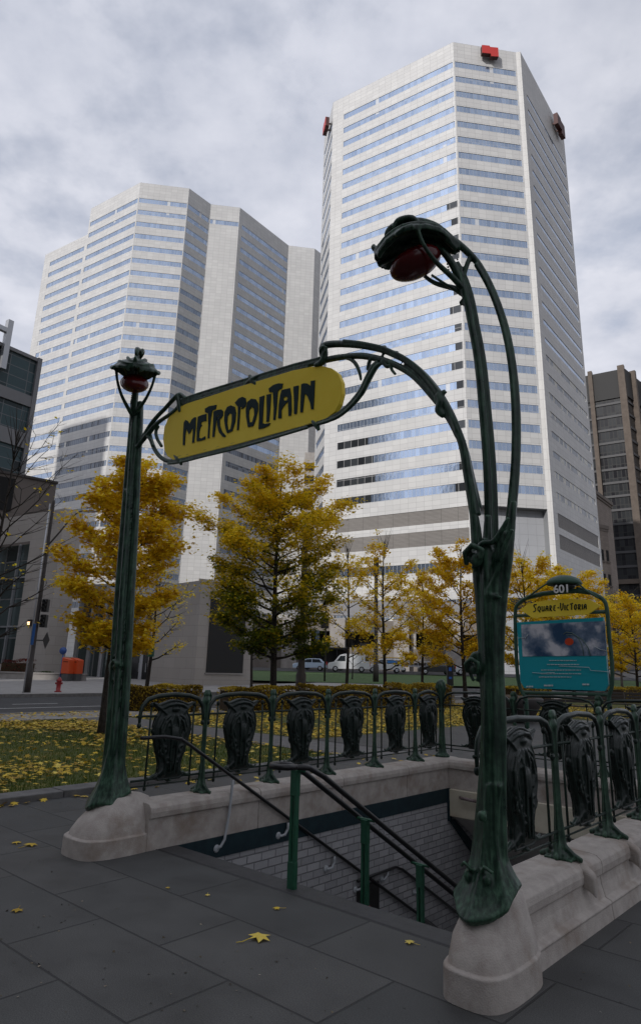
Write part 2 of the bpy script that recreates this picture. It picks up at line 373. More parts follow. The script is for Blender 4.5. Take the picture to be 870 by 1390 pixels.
sheet('cross_street', [[(-60, 84), (120, 84), (120, 98), (-60, 98)]], .17, M['asphalt'])
sheet('side_road', [[(30, 60), (46, 60), (150, 300), (120, 300)]], .21, M['asphalt'])
mb = MB()
for u in (-18.4, -20.5):
    for k in range(-8, 30):
        if u > -19: drape(mb, lrect(u-.06, u+.06, k*4, k*4+4.0), -.022)
        else: drape(mb, lrect(u-.06, u+.06, k*4, k*4+1.8), -.022)
o = mb.build('road_markings', M['paint'], fix=False); tag(o, kind='structure')
def kerb(name, u0, u1, v0, v1, h, z=-.05, mat='kerb'):
    mb = MB(); n = max(1, int((v1-v0)/1.2)); 
    for i in range(n):
        a = v0+(v1-v0)*i/n; b = v0+(v1-v0)*(i+1)/n-.008
        c = loc2w((u0+u1)/2, (a+b)/2); hz = hill(c.y)
        mb.obox((c.x, c.y, 0), AU, AV, (u1-u0)/2, (b-a)/2, hz+z, hz+h+.003*math.sin(i*2.3))
    o = mb.build(name, M[mat], bevel=.012); tag(o, kind='structure'); return o
M['kerb_dark'] = grit('dark_kerb_stone', (.10, .098, .096), (.15, .147, .143), 7, .85, .3, 90)
kerb('lawn_kerb', -2.95, -2.62, -20, 6.6, .075, mat='kerb_dark')
kerb('near_kerb', -15.75, -15.55, -30, 70, .03); kerb('far_kerb', -25.45, -25.2, -30, 70, .12)

# ---- grass blades and fallen leaves (uncountable)
def pts_local(n, u0, u1, v0, v1, bias=1.0):
    u = u0+(u1-u0)*rng.uniform(0, 1, n)**bias; v = rng.uniform(v0, v1, n)
    X = ORG.x+AU.x*u+AV.x*v; Y = ORG.y+AU.y*u+AV.y*v
    return X, Y, np.where(Y > 45, (Y-45)*.024, 0)
def clump(X, Y, s=1.3):
    return .5+.25*np.sin(X*s+1.3*np.sin(Y*s*.7))+.25*np.sin(Y*s*1.27+2*np.sin(X*s*.61))
X, Y, Z = pts_local(70000, -2.95, -13.2, -5, 6.55, 1.2)
keep = rng.uniform(0, 1, len(X)) < .5+.5*clump(X, Y); X, Y, Z = X[keep], Y[keep], Z[keep]
me = scatter_mesh('grass', BLADE, np.stack([X, Y, Z-.02], 1), rng.uniform(.035, .075, len(X)), .35, rng.uniform(0, 1, len(X))*.6+.3*clump(X, Y, .6), blade=True)
tag(link('grass', me, M['grass']), 'short grass of the lawn showing between fallen yellow leaves', 'grass', kind='stuff')
def leaf_litter(name, label, n, rect, bias=1, z=.0, thr=.35, size=(.07, .13)):
    X, Y, Z = pts_local(n*2, *rect, bias); c = clump(X, Y, 1.1)*.6+clump(X, Y, .37)*.4
    keep = rng.uniform(0, 1, len(X)) < np.clip((c-thr)*2.2, .06, 1); X, Y, Z = X[keep][:n], Y[keep][:n], Z[keep][:n]
    me = scatter_mesh(name, MAPLE, np.stack([X, Y, Z+z+rng.uniform(.005, .03, len(X))], 1), rng.uniform(*size, len(X)), .28, rng.beta(2, 2, len(X)))
    return tag(link(name, me, M['leaf_fallen']), label, 'leaves', kind='stuff')
leaf_litter('fallen_leaves', 'yellow maple leaves strewn over the near lawn behind the left railing', 10500, (-13.2, -2.95, -5, 6.55), z=.012, thr=.33)
leaf_litter('fallen_leaves', 'thick yellow leaf carpet on the lawn between path and hedges', 14000, (-13.2, -5.5, 8.2, 34), z=0, thr=.05)
leaf_litter('fallen_leaves', 'yellow leaves covering the lawn behind the station map sign', 9000, (-5.5, 26, 22, 44), z=0, thr=.1, size=(.1, .17))
leaf_litter('fallen_leaves', 'leaves blown over the grey path and sidewalk by the road', 1600, (-15.5, -13.2, -4, 20), z=.01, thr=.2)
leaf_litter('fallen_leaves', 'few leaves caught on the paving around the stair enclosure', 60, (-2.6, -.5, 1.0, 8), z=.004)
u = rng.uniform(-2.6, -2.3, 60); v = rng.uniform(-7, 4, 60); u[:] = -2.6+np.abs(rng.normal(0, .08, 60))
P = np.array([list(loc2w(a, b, .015)) for a, b in zip(u, v)])
tag(link('fallen_leaves', scatter_mesh('fallen_leaves', MAPLE, P, rng.uniform(.08, .13, 60), .3, rng.beta(2, 2, 60)), M['leaf_fallen']), 'row of yellow leaves gathered along the low kerb beside the lawn', 'leaves', kind='stuff')
P = np.array([list(loc2w(3.85+abs(random.gauss(0, .07)), random.uniform(1.0, 4.5), .012)) for k in range(60)])
tag(link('fallen_leaves', scatter_mesh('fallen_leaves', MAPLE_S, P, rng.uniform(.02, .05, 60), .4, rng.beta(2, 3, 60)), M['leaf_fallen']), 'small leaf debris lying at the foot of the right stone wall', 'leaves', kind='stuff')
# grit and crumbs trodden into the paving
u_ = rng.uniform(-3, 5, 2600); v_ = rng.uniform(-5.5, 8, 2600); ok_ = ~((u_ > -.45) & (u_ < 3.8) & (v_ > -.8) & (v_ < 5.5)); u_, v_ = u_[ok_], v_[ok_]
P = np.stack([ORG.x+AU.x*u_+AV.x*v_, ORG.y+AU.y*u_+AV.y*v_, np.full(len(u_), .004)], 1)
M['crumb'] = leafmat('pale_and_dark_crumbs', [(0, (.02, .018, .016)), (.5, (.10, .08, .05)), (.85, (.25, .21, .15)), (1, (.5, .46, .38))], .0)
tag(link('grit', scatter_mesh('grit', MAPLE_S, P, rng.uniform(.006, .022, len(P)), .4, rng.beta(1.2, 1.6, len(P))), M['crumb']), 'grit and leaf crumbs scattered over the dark slabs', 'grit', kind='stuff')
def one_leaf(px, py, size, label, tone=.8, rot=0):
    g = on_ground(px, py, .006); mb = MB()
    pts = [(x*size, y*size, z*size*.8+size*.05+.012*size*math.sin(9*x)) for x, y, z in MAPLE]
    top = [(0, 0, size*.06)] + pts
    mb.add(top, [(0, i, i % 12+1) for i in range(1, 13)]); mb.tube([(0, -.45*size, size*.05), (.05*size, -.8*size, size*.02), (.02*size, -1.05*size, .004)], .012*size+.0008, 5)
    me = mb.mesh('maple_leaf'); a = me.attributes.new('tone', 'FLOAT', 'FACE'); a.data.foreach_set('value', [tone+.1*random.random()-.05 for _ in me.polygons])
    o = link('maple_leaf', me, M['leaf_fallen']); o.location = g; o.rotation_euler = (0, 0, rot); return tag(o, label, 'leaf', 'single maple leaves lying on the dark paving')
for px, py, s, lab, t in [(352,1273,.15,'largest yellow maple leaf, lying open on the paving before the stair',.85), (42,1147,.13,'crumpled tan maple leaf on the paving left of the left pedestal',.55),
    (23,1144,.09,'small tan leaf beside the crumpled leaf near the left picture edge',.6), (24,1236,.08,'small brown leaf alone on the lower left slabs',.35),
    (200,1147,.08,'yellow leaf at the wall foot where left pedestal meets the stair edge',.8), (376,1233,.06,'pale leaf scrap on the dark granite strip at the stair mouth',.7),
    (556,1279,.07,'yellowed leaf near the right pedestal on the granite strip',.9), (282,1215,.04,'tiny leaf scrap midway along the slabs before the stair',.9),
    (228,1205,.035,'tiny dry leaf crumb on the slabs right of the left pedestal',.6)]:
    one_leaf(px, py, s, lab, t, random.uniform(0, 6))

# ================================================================ STAIRWELL (structure below ground)
mb = MB()
def quv(mb, pts, uvs): mb.add(pts, [(0, 1, 2, 3)], [uvs])
SR = -AZ
def frame_obj(o): o.location = ORG; o.rotation_euler = (0, 0, SR); return o
quv(mb, [(HU0, 12, -.17), (HU0, 0, -.17), (HU0, 0, -7), (HU0, 12, -7)], [(12, -.17), (0, -.17), (0, -7), (12, -7)])
quv(mb, [(HU1, 0, -.24), (HU1, 12, -.24), (HU1, 12, -7), (HU1, 0, -7)], [(0, -.24), (12, -.24), (12, -7), (0, -7)])
quv(mb, [(HU0, 12, -.1), (HU1, 12, -.1), (HU1, 12, -7), (HU0, 12, -7)], [(0, -.1), (3, -.1), (3, -7), (0, -7)])
tag(frame_obj(mb.build('stairwell_wall', M['tile'], fix=False)), 'grey painted split brick walls lining the stairwell below ground', 'wall')
mb = MB(); mb.box((HU0-.0, 0, -.18), (HU0+.012, HV1, -.0)); mb.box((HU1-.012, 0, -.24), (HU1, HV1, 0))
mb.plate([(HU0+.02, HV1-.02, -.42), (HU0+.02, HV1+.10, -.42), (HU0+.02, HV1+1.6, -1.55), (HU0+.02, HV1+1.45, -1.7)], (1, 0, 0), .03)
mb.box((HU0, HV1-.05, -.42), (HU0+.03, HV1+.02, -.0))
tag(frame_obj(mb.build('teal_band', M['teal'])), 'dark teal stone band running under the parapet inside the stairwell', 'wall band')
mb = MB(); rs, td = .165, .275
for i in range(28):
    z = -i*rs; mb.box((HU0+.001, .21+i*td, z-rs*1.6), (HU1-.001, .21+(i+1)*td+.02, z-rs))
tag(frame_obj(mb.build('stairs', M['granite_edge'], bevel=.008)), kind='structure')
mb = MB(); mb.box((HU0, 0.0, -.4), (HU1, .21, .004)); mb.box((HU0-.02, -.02, -.05), (HU1+.02, 0, .004))
tag(frame_obj(mb.build('stair_edge', M['granite_edge'], bevel=.01)), kind='structure')
mb = MB(); mb.plate([(HU1/2+.05, HV1+.02, -.36), (HU1/2+.05, 11.9, -4.2), (HU1/2+.05, 11.9, -.1), (HU1/2+.05, HV1+.02, -.1)], (1, 0, 0), HU1-HU0-.02)
tag(frame_obj(mb.build('sloping_soffit', M['concrete'])), kind='structure')

# ================================================================ STONE PARAPET
par = empty('stair_parapet', ORG, 'pale limestone parapet enclosing three sides of the metro stair, with rounded front pedestals', 'stone parapet', rz=SR)
def wall_run(name, prof, axis, a, b, mat=M['stone']):
    """profile (d, z) swept along v (axis 'v') or u"""
    mb = MB(); nseg = max(1, round((b-a)/1.35))
    for i in range(nseg):
        p, q = a+(b-a)*i/nseg+(.003 if i else 0), a+(b-a)*(i+1)/nseg-(.003 if i < nseg-1 else 0); rings = []
        for t in (p, q): rings.append([(d, t, z) if axis == 'v' else (t, d, z) for d, z in prof])
        n = len(prof); mb.add(rings[0]+rings[1], [(i_, (i_+1) % n, n+(i_+1) % n, n+i_) for i_ in range(n)] + [tuple(range(n))[::-1], tuple(range(n, 2*n))])
    return mb.build(name, mat, par, bevel=.006)
def cap(x0, x1, z, r=.045):                         # rounded coping profile, from inner x0 to outer x1
    s = 1 if x1 > x0 else -1
    a = [(x0-s*.025, z-.115), (x0-s*.03, z-.07), (x0-s*.022, z-.03), (x0+s*.01, z-.004), (x0+s*.06, z+.004)]
    b = [(x1-s*.06, z+.004), (x1-s*.01, z-.004), (x1+s*.022, z-.03), (x1+s*.03, z-.07), (x1+s*.025, z-.115)]
    return a+b
def wprof(x0, x1, z=.38):
    s = 1 if x1 > x0 else -1
    return [(x0, -.02)] + [(x0, z-.12)] + cap(x0, x1, z) + [(x1+s*.008, z-.125), (x1+s*.014, .20), (x1+s*.035, .125), (x1+s*.07, .112), (x1+s*.078, .10), (x1+s*.072, .09), (x1+s*.085, -.03)]
wall_run('left_wall', wprof(.1, -.24), 'v', -.12, HV1+.32)
wall_run('right_wall', wprof(3.25, 3.56), 'v', -.12, HV1+.32)
wall_run('far_wall', wprof(HV1, HV1+.31), 'u', .08, 3.27)
mb = MB(); mb.box((HU0+.02, HV1-.03, -.36), (HU1-.01, HV1+.28, -.005)); mb.build('cream_lintel', M['cream'], par, bevel=.01)
def pedestal(sx):
    """rounded block swelling towards its foot; sx=-1 left, +1 right"""
    c0 = (-.17, -.30) if sx < 0 else (3.53, -.30)
    rings = []; kx = .93 if sx < 0 else .60; ky = 1 if sx < 0 else .80
    for z, hx, hyf, hyb, ox, p in [(-.04, .315, .40, .32, .01, 3.2), (.0, .315, .40, .32, .01, 3.2), (.134, .312, .396, .32, .01, 3.2), (.138, .312, .396, .32, .01, 3.2), (.146, .304, .384, .32, .01, 3.2), (.148, .290, .362, .32, .01, 3), (.152, .288, .360, .32, .01, 3), (.175, .285, .355, .32, .01, 3), (.26, .26, .30, .32, 0, 2.8), (.345, .215, .205, .32, 0, 2.6), (.41, .17, .14, .32, 0, 2.5), (.44, .14, .10, .25, 0, 2.4), (.45, .10, .06, .2, 0, 2.2)]:
        ring = []
        for k in range(40):
            a = 2*math.pi*k/40; ca, sa = math.cos(a), math.sin(a)
            x = abs(ca)**(2/p)*math.copysign(1, ca)*hx*kx; y = abs(sa)**(2/p)*math.copysign(1, sa)*(hyb if sa > 0 else hyf*ky)
            ring.append((c0[0]+x+ox*sx, c0[1]+y, z))
        rings.append(ring)
    mb = MB(); mb.loft(rings); return mb.build('pedestal', M['stone'], par)
pedestal(-1); pedestal(1)
# small stone shoulders carrying the outer toes of the railing feet
RP = [.93, 1.86, 2.75, 3.6, 4.45]; LPp = [.6, 1.55, 2.5, 3.45, 4.4]
for s, lst, x1 in ((1, RP, 3.56), (-1, LPp, -.24)):
    for v in lst:
        mb = MB(); rings = []
        for d, w, zt in [(-.10, .05, .375), (.02, .05, .37), (.045, .045, .355), (.075, .04, .335), (.09, .03, .31)]:
            x = x1+s*d; rings.append([(x, v-w*.7, zt-.13), (x, v-w, zt-.02), (x, v-w*.6, zt), (x, v+w*.6, zt), (x, v+w, zt-.02), (x, v+w*.7, zt-.10)])
        mb.loft(rings); mb.build('toe_block', M['stone'], par, bevel=.01)

# ================================================================ CAST IRON RAILINGS
def post_mesh():
    mb = MB()
    for dx, dy in ((-.018, 0), (.018, 0), (0, .018), (0, -.018)):
        mb.tube([(dx*2.2, dy*2.2, .02), (dx*1.5, dy*1.5, .12), (dx, dy, .3), (dx, dy, .75), (dx*1.3, dy*1.3, .88)], [.03, .022, .015, .013, .016], 8)
    for a in range(4):                                 # flared foot
        c, s = math.cos(a*math.pi/2), math.sin(a*math.pi/2); L = .17 if a in (0, 2) else .10
        mb.tube([(0, 0, .16), (c*.035, s*.035, .075), (c*L*.6, s*L*.6, .03), (c*L, s*L, .012)], [.024, .028, .026, .016], 8)
    mb.ball((0, 0, .03), (.085, .07, .035)); mb.box((-.11, -.07, 0), (.11, .07, .018))
    # curling bud at the top
    mb.ball((0, 0, .87), (.032, .045, .05)); mb.ball((.0, .0, .93), (.028, .036, .03))
    mb.tube([(0, -.05, .86), (0, -.06, .91), (0, -.03, .955), (0, .02, .955), (0, .04, .925), (0, .02, .9)], [.014, .018, .02, .018, .014, .01], 8)
    mb.tube([(0, .045, .80), (0, .05, .86), (0, .03, .90)], .016, 8)
    mb.tube([(0, -.045, .74), (0, -.045, .80)], .014, 8); mb.tube([(0, .045, .74), (0, .045, .80)], .014, 8)
    return fuse(mb, .0075, 2)
POST = post_mesh()
def spiral(cx, cz, r0, r1, a0, turns, y, n=16, rad=.011):
    return [(cx+(r0+(r1-r0)*t/n)*math.cos(a0+turns*2*math.pi*t/n), y, cz+(r0+(r1-r0)*t/n)*math.sin(a0+turns*2*math.pi*t/n)) for t in range(n+1)]
def shield_mesh():
    """cast cartouche of a bay: wavy crest, swelling body, narrow foot; z from 0 to .72"""
    prof = [(0, .125), (.03, .15), (.06, .125), (.14, .118), (.22, .14), (.32, .175), (.42, .205), (.50, .212), (.57, .195), (.62, .16), (.655, .155), (.69, .20), (.72, .245)]
    mb = MB(); out = [(w, z) for z, w in prof]
    crest = [(.17, .70), (.12, .715), (.06, .735), (0, .742), (-.06, .735), (-.12, .715), (-.17, .70)]
    loop = out+crest+[(-w, z) for w, z in out[::-1]]
    # domed plate
    cs = []
    for d, y in ((1, -.012), (.86, -.030), (.6, -.042), (.3, -.047)): cs.append([(x*d, y, .36+(z-.36)*(.5+.5*d)) for x, z in loop])
    cb = [[(x, -y, z) for x, y, z in r] for r in cs][::-1]
    mb.loft(cs[::-1]+cb[::-1], smooth=True)
    for s in (-1, 1):
        y = .050*s
        rim = [(x, .014*s, z) for x, z in loop]; mb.tube(rim+[rim[0]], .013, 7)
        for q in (-1, 1):
            mb.tube([(q*x, y*.9, z) for x, z in ((.075, .04), (.07, .15), (.105, .25), (.145, .38), (.15, .48), (.11, .57), (.06, .60))], [.012, .014, .016, .018, .016, .014, .01], 7)
            mb.tube([(q*x, yy, z) for x, yy, z in spiral(.10, .27, .05, .012, -1.6, 1.35, y*.9)], .011, 7)
            mb.tube([(q*.10, y, .36), (q*.13, y, .44), (q*.10, y, .53), (q*.06, y*1.05, .57), (q*.045, y*1.1, .52), (q*.065, y, .49)], [.008, .011, .011, .009, .008, .007], 7)
            mb.tube([(q*x, yy, z) for x, yy, z in spiral(.06, .17, .035, .008, .4, 1.2, y)], .009, 7)
            mb.tube([(q*.02, y*1.25, .06), (q*.035, y*1.25, .2), (q*.03, y*1.3, .36), (q*.045, y*1.2, .52), (q*.02, y, .6)], .010, 7)
            mb.ball((q*.215, 0, .455), (.022, .022, .03)); mb.ball((q*.21, 0, .70), (.028, .02, .02)); mb.ball((q*.15, 0, .02), (.03, .022, .022))
            for j in range(5): mb.ball((q*(.155-.012*abs(j-2)), y*.8, .26+.055*j), (.013, .012, .017))
        mb.ball((0, y*1.15, .40), (.045, .02, .10)); mb.ball((0, y*.7, .66), (.05, .03, .028))
        mb.tube([(-.15, y*.5, .665), (-.08, y*.9, .70), (0, y, .71), (.08, y*.9, .70), (.15, y*.5, .665)], .014, 7)
    return fuse(mb, .0062, 1)
SHIELD = shield_mesh()
def railing(name, label, runs, corner=()):
    root = empty(name, ORG, label, 'railing', 'cast iron railings round the stair', rz=SR)
    for (x0, y0), (x1, y1), with_post in runs:
        L = math.hypot(x1-x0, y1-y0); a = math.atan2(y1-y0, x1-x0)
        def T(pts): return [(x0+math.cos(a)*p[0]-math.sin(a)*p[1], y0+math.sin(a)*p[0]+math.cos(a)*p[1], .38+p[2]) for p in pts]
        mb = MB()
        mb.tube(T([(.035, 0, .66), (.035, 0, .74), (.05, 0, .82), (.11, 0, .885), (.22, 0, .915), (L/2, 0, .93), (L-.22, 0, .915), (L-.11, 0, .885), (L-.05, 0, .82), (L-.035, 0, .74), (L-.035, 0, .66)]), [.010, .014, .016, .017, .017, .017, .017, .017, .016, .014, .010], 10, flat=1.3)
        for x in (.035, L-.035): mb.ball(T([(x, 0, .655)])[0], (.02, .02, .028))
        mb.build('top_arch', M['iron_dark'], root)
        mb = MB(); mb.tube(T([(0, 0, .735), (L, 0, .735)]), .0105, 8); mb.build('upper_bar', M['iron_black'], root)
        mb = MB(); mb.tube(T([(0, 0, .175), (L, 0, .175)]), .0105, 8); mb.tube(T([(0, 0, .125), (L, 0, .125)]), .007, 8); mb.build('lower_bar', M['iron_black'], root)
        for x in (.155, L-.155):
            mb = MB(); mb.tube(T([(x, 0, .10), (x, 0, .83)]), .0095, 8); mb.ball(T([(x, 0, .835)])[0], (.018, .018, .024)); mb.ball(T([(x, 0, .10)])[0], (.016, .016, .022)); mb.build('upright_bar', M['iron_black'], root)
        mb = MB()
        for q in (-1, 1): mb.tube(T([(L/2+q*.10, 0, .18), (L/2+q*.17, 0, .205), (L/2+q*.22, 0, .18), (L/2+q*.26, 0, .2)]), [.014, .016, .014, .008], 8)
        mb.ball(T([(L/2, 0, .155)])[0], (.05, .02, .02)); mb.build('scroll', M['iron_dark'], root)
        sh = link('shield', SHIELD if not SHIELD.materials else SHIELD, []) if SHIELD.materials else link('shield', SHIELD, M['iron_dark'])
        sh.parent = root; sh.location = T([(L/2, 0, .165)])[0]; sh.rotation_euler = (0, 0, a); sh.scale = (1, 1, .955)
        if with_post:
            po = link('post', POST, []) if POST.materials else link('post', POST, M['iron'])
            po.parent = root; po.location = (x1, y1, .38); po.rotation_euler = (0, 0, a+math.pi/2); po.scale = (.88, .88, 1)
    for (x, y) in corner:
        mb = MB()
        for dx, dy in ((-.035, 0), (.035, 0), (0, .035), (0, -.035), (0, 0)):
            mb.tube([(dx*1.5, dy*1.5, 0), (dx, dy, .12), (dx*.7, dy*.7, .35), (dx*.7, dy*.7, .75), (dx*1.2, dy*1.2, .98)], [.04, .03, .024, .022, .026], 8)
        mb.ball((0, 0, .02), (.11, .11, .04)); mb.ball((0, 0, 1.0), (.06, .06, .07)); mb.ball((.0, .02, 1.07), (.045, .045, .035))
        for k in range(3):
            b = k*2.1; mb.tube([(.05*math.cos(b), .05*math.sin(b), .9), (.08*math.cos(b), .08*math.sin(b), .98), (.05*math.cos(b), .05*math.sin(b), 1.06), (0, 0, 1.08)], [.014, .02, .02, .012], 8)
            mb.tube([(.0, .0, .1), (.07*math.cos(b), .07*math.sin(b), .04), (.12*math.cos(b), .12*math.sin(b), .015)], [.03, .03, .016], 8)
        me = fuse(mb, .009, 2); o = link('corner_post', me, M['iron'], root); o.location = (x, y, .38)
    return root
UL, UR, VF = -.09, 3.42, HV1+.16
pts = [(UL, -.22)]+[(UL, v) for v in LPp]+[(UL, VF)]
railing('left_railing', 'dark green cast iron railing of six bays along the left stone wall', [(pts[i], pts[i+1], i < 5) for i in range(6)], corner=[(UL, VF)])
pts = [(UR, -.22)]+[(UR, v) for v in RP]+[(UR, VF)]
railing('right_railing', 'dark green cast iron railing on the right stone wall, nearest the camera', [(pts[i], pts[i+1], i < 5) for i in range(6)], corner=[(UR, VF)])
w = (UR-UL)/3
railing('far_railing', 'dark green cast iron railing across the far end under the map sign', [((UL+w*i, VF), (UL+w*(i+1), VF), i < 2) for i in range(3)])
for r in ('left_railing', 'right_railing', 'far_railing'):
    o = bpy.data.objects[r]; o.name = 'railing'
# ================================================================ THE PORTAL: two stems, sign, lamps
port = empty('entrance_arch', ORG, 'dark green cast iron arch with yellow METROPOLITAIN sign and two red lamps', 'metro arch', rz=SR)
BR = Vector(loc2w(3.52, -.3)); DR = Vector((-.99, .13, 0)).normalized(); NR = Vector((DR.y, -DR.x, 0))
def archp(x, y):                                      # point of the right stem's own bending plane
    return w2loc(on_plane(x, y, BR, NR))
def FR(pts, v=-.3): return [front(x, y, v) for x, y, *q in pts]
def RD(pts): return [q[2] for q in pts]
def smoothpath(P, rad, n=4):
    """Catmull-Rom through the control points"""
    P = [Vector(p) for p in P]; out = []; rr = []
    for i in range(len(P)-1):
        p0, p1, p2, p3 = P[max(i-1, 0)], P[i], P[i+1], P[min(i+2, len(P)-1)]
        for k in range(n):
            t = k/n; out.append(.5*((2*p1)+(p2-p0)*t+(2*p0-5*p1+4*p2-p3)*t*t+(3*p1-p0-3*p2+p3)*t**3)); rr.append(rad[i]+(rad[i+1]-rad[i])*t)
    return out+[P[-1]], rr+[rad[-1]]
thin = [.84]
def limb(mb, pts, conv=None, dv=0, seg=10, flat=1.0, n=4):
    P = [(conv or front)(q[0], q[1]) for q in pts]; P = [(p[0], p[1]+dv, p[2]) for p in P]
    a, r = smoothpath(P, [q[2]*thin[0] for q in pts], n); mb.tube(a, r, seg, flat=flat)
def knot(mb, px, py, s, conv=None, dv=-.05):
    c = (conv or front)(px, py); c = (c[0], c[1]+dv, c[2])
    mb.ball(c, (s*.75, s*.6, s*.9)); mb.ball((c[0]+s*.7, c[1]-s*.4, c[2]+s*.4), s*.42)
    mb.tube([(c[0]-s*1.2, c[1], c[2]-s*.6), (c[0]-s*1.1, c[1]-s*.5, c[2]+s*.7), (c[0], c[1]-s*.8, c[2]+s*1.4), (c[0]+s*1.1, c[1]-s*.6, c[2]+s*.8), (c[0]+s*.9, c[1]-s*.6, c[2]-s*.2)], [s*.28, s*.36, s*.38, s*.34, s*.25], 8)
# ---- right stem
mb = MB()
limb(mb, [(643,1190,.045),(650,1150,.045),(658,1060,.042),(660,980,.034),(657,900,.034),(653,820,.040),(650,760,.05),(646,715,.040),(641,680,.026)], dv=-.01)
limb(mb, [(654,1192,.05),(660,1150,.045),(664,1060,.040),(665,980,.038),(665,900,.034),(663,820,.038),(664,750,.040),(665,700,.024)], dv=-.03)
limb(mb, [(668,1192,.05),(670,1150,.048),(672,1060,.042),(672,980,.040),(671,900,.035),(673,820,.040),(678,760,.040),(684,722,.026)], dv=-.02)
limb(mb, [(681,1188,.04),(678,1150,.046),(678,1060,.040),(679,980,.036),(677,900,.032),(680,820,.036),(687,760,.042),(692,715,.034),(696,680,.022)], dv=.01)
limb(mb, [(666,1188,.06),(667,1150,.055),(668,1000,.036),(667,880,.034),(667,780,.045),(666,745,.04)], dv=.02)
# skirt of the foot, draped over the pedestal nose
def skirt(mb, ct, cb, ztop, r0, reach, hem, ridges, power=2.6):
    rings = []; N = 48
    for i in range(13):
        t = i/12; ring = []; q_ = t**.6; cx = ct[0]+(cb[0]-ct[0])*q_; cy = ct[1]+(cb[1]-ct[1])*q_
        for k in range(N):
            th = 2*math.pi*k/N; f = .5-.5*math.sin(th)         # 1 at the front
            rg = sum(math.exp(-((((th-q+math.pi) % (2*math.pi))-math.pi)/.16)**2) for q in ridges)
            R1 = reach(th); r = r0*(1-.15*t)+(R1-r0*.85)*t**power+rg*(.009+.012*t)
            h = hem(th, f); z = ztop+(h-ztop)*(t**.9)
            ring.append((cx+r*math.cos(th), cy+r*math.sin(th)*.95, z))
        rings.append(ring)
    last = rings[-1]; rings.append([(cx+(x-cx)*.9, cy+(y-cy)*.9, z-.03) for x, y, z in last]); rings.append([(cx+(x-cx)*.4, cy+(y-cy)*.4, z+.02) for x, y, z in last])
    mb.loft(rings)
skirt(mb, front(668, 1020), (3.525, -.31), 1.0, .066, lambda th: .150+.065*max(0, -math.sin(th))**2+.035*max(0, math.cos(th))**4, lambda th, f: .50-.155*f**3+.010*math.sin(4*th+1), (4.71, 3.7, 5.75, 2.6, .5), 3.4)
for q in (-1, 1):
    c = (3.52+q*.06, -.405, .53); mb.ball(c, (.022, .02, .03)); mb.tube([(c[0]-.03*q, c[1], c[2]+.03), (c[0], c[1]-.03, c[2]+.07), (c[0]+.035*q, c[1], c[2]+.04)], .012, 6)
knot(mb, 658, 762, .055, dv=-.11); knot(mb, 650, 908, .04, dv=-.06)
limb(mb, [(646,925,.012),(640,905,.02),(648,888,.022),(655,905,.014),(650,925,.012)], dv=-.03)
limb(mb, [(650,775,.02),(660,742,.026),(676,738,.022),(688,722,.02),(697,705,.014)], dv=-.07)
limb(mb, [(700,720,.016),(690,742,.02),(684,765,.018),(672,795,.016),(668,808,.022),(686,812,.012)], dv=-.05)
mb.ball(w2loc(on_plane(654, 1108, loc2w(0, -.4), AV)), (.03, .02, .03))
link('stem', fuse(mb, .0085, 2), M['iron'], port)
thin[0] = .82
# ---- right stem's two bowed branches carrying the lamp
mb = MB()
MID = [(664,760,.040),(664,690,.034),(661,620,.033),(656,560,.032),(649,490,.031),(640,440,.030),(633,405,.032),(624,378,.036),(612,355,.034),(597,338,.028),(578,328,.024),(560,328,.02)]
OUT = [(690,742,.036),(696,690,.032),(701,630,.030),(702,580,.030),(700,530,.029),(694,480,.028),(684,436,.028),(668,393,.028),(650,360,.030),(632,340,.034),(612,324,.034),(590,313,.03),(565,308,.026),(540,311,.022),(528,317,.018),(521,326,.016)]
limb(mb, MID, archp, dv=-.012, seg=10); limb(mb, [(x+5, y, r*.8) for x, y, r in MID[:9]], archp, dv=.022)
thin[0] = .78
limb(mb, OUT, archp); limb(mb, [(x-3, y, r*.7) for x, y, r in OUT[:9]], archp, dv=-.02)
limb(mb, [(626,400,.018),(615,392,.016),(600,383,.014),(585,373,.013)], archp)
limb(mb, [(628,378,.022),(634,358,.024),(640,344,.02)], archp)
knot(mb, 628, 412, .018, archp, 0)
link('lamp_branch', fuse(mb, .0075, 1), M['iron'], port)

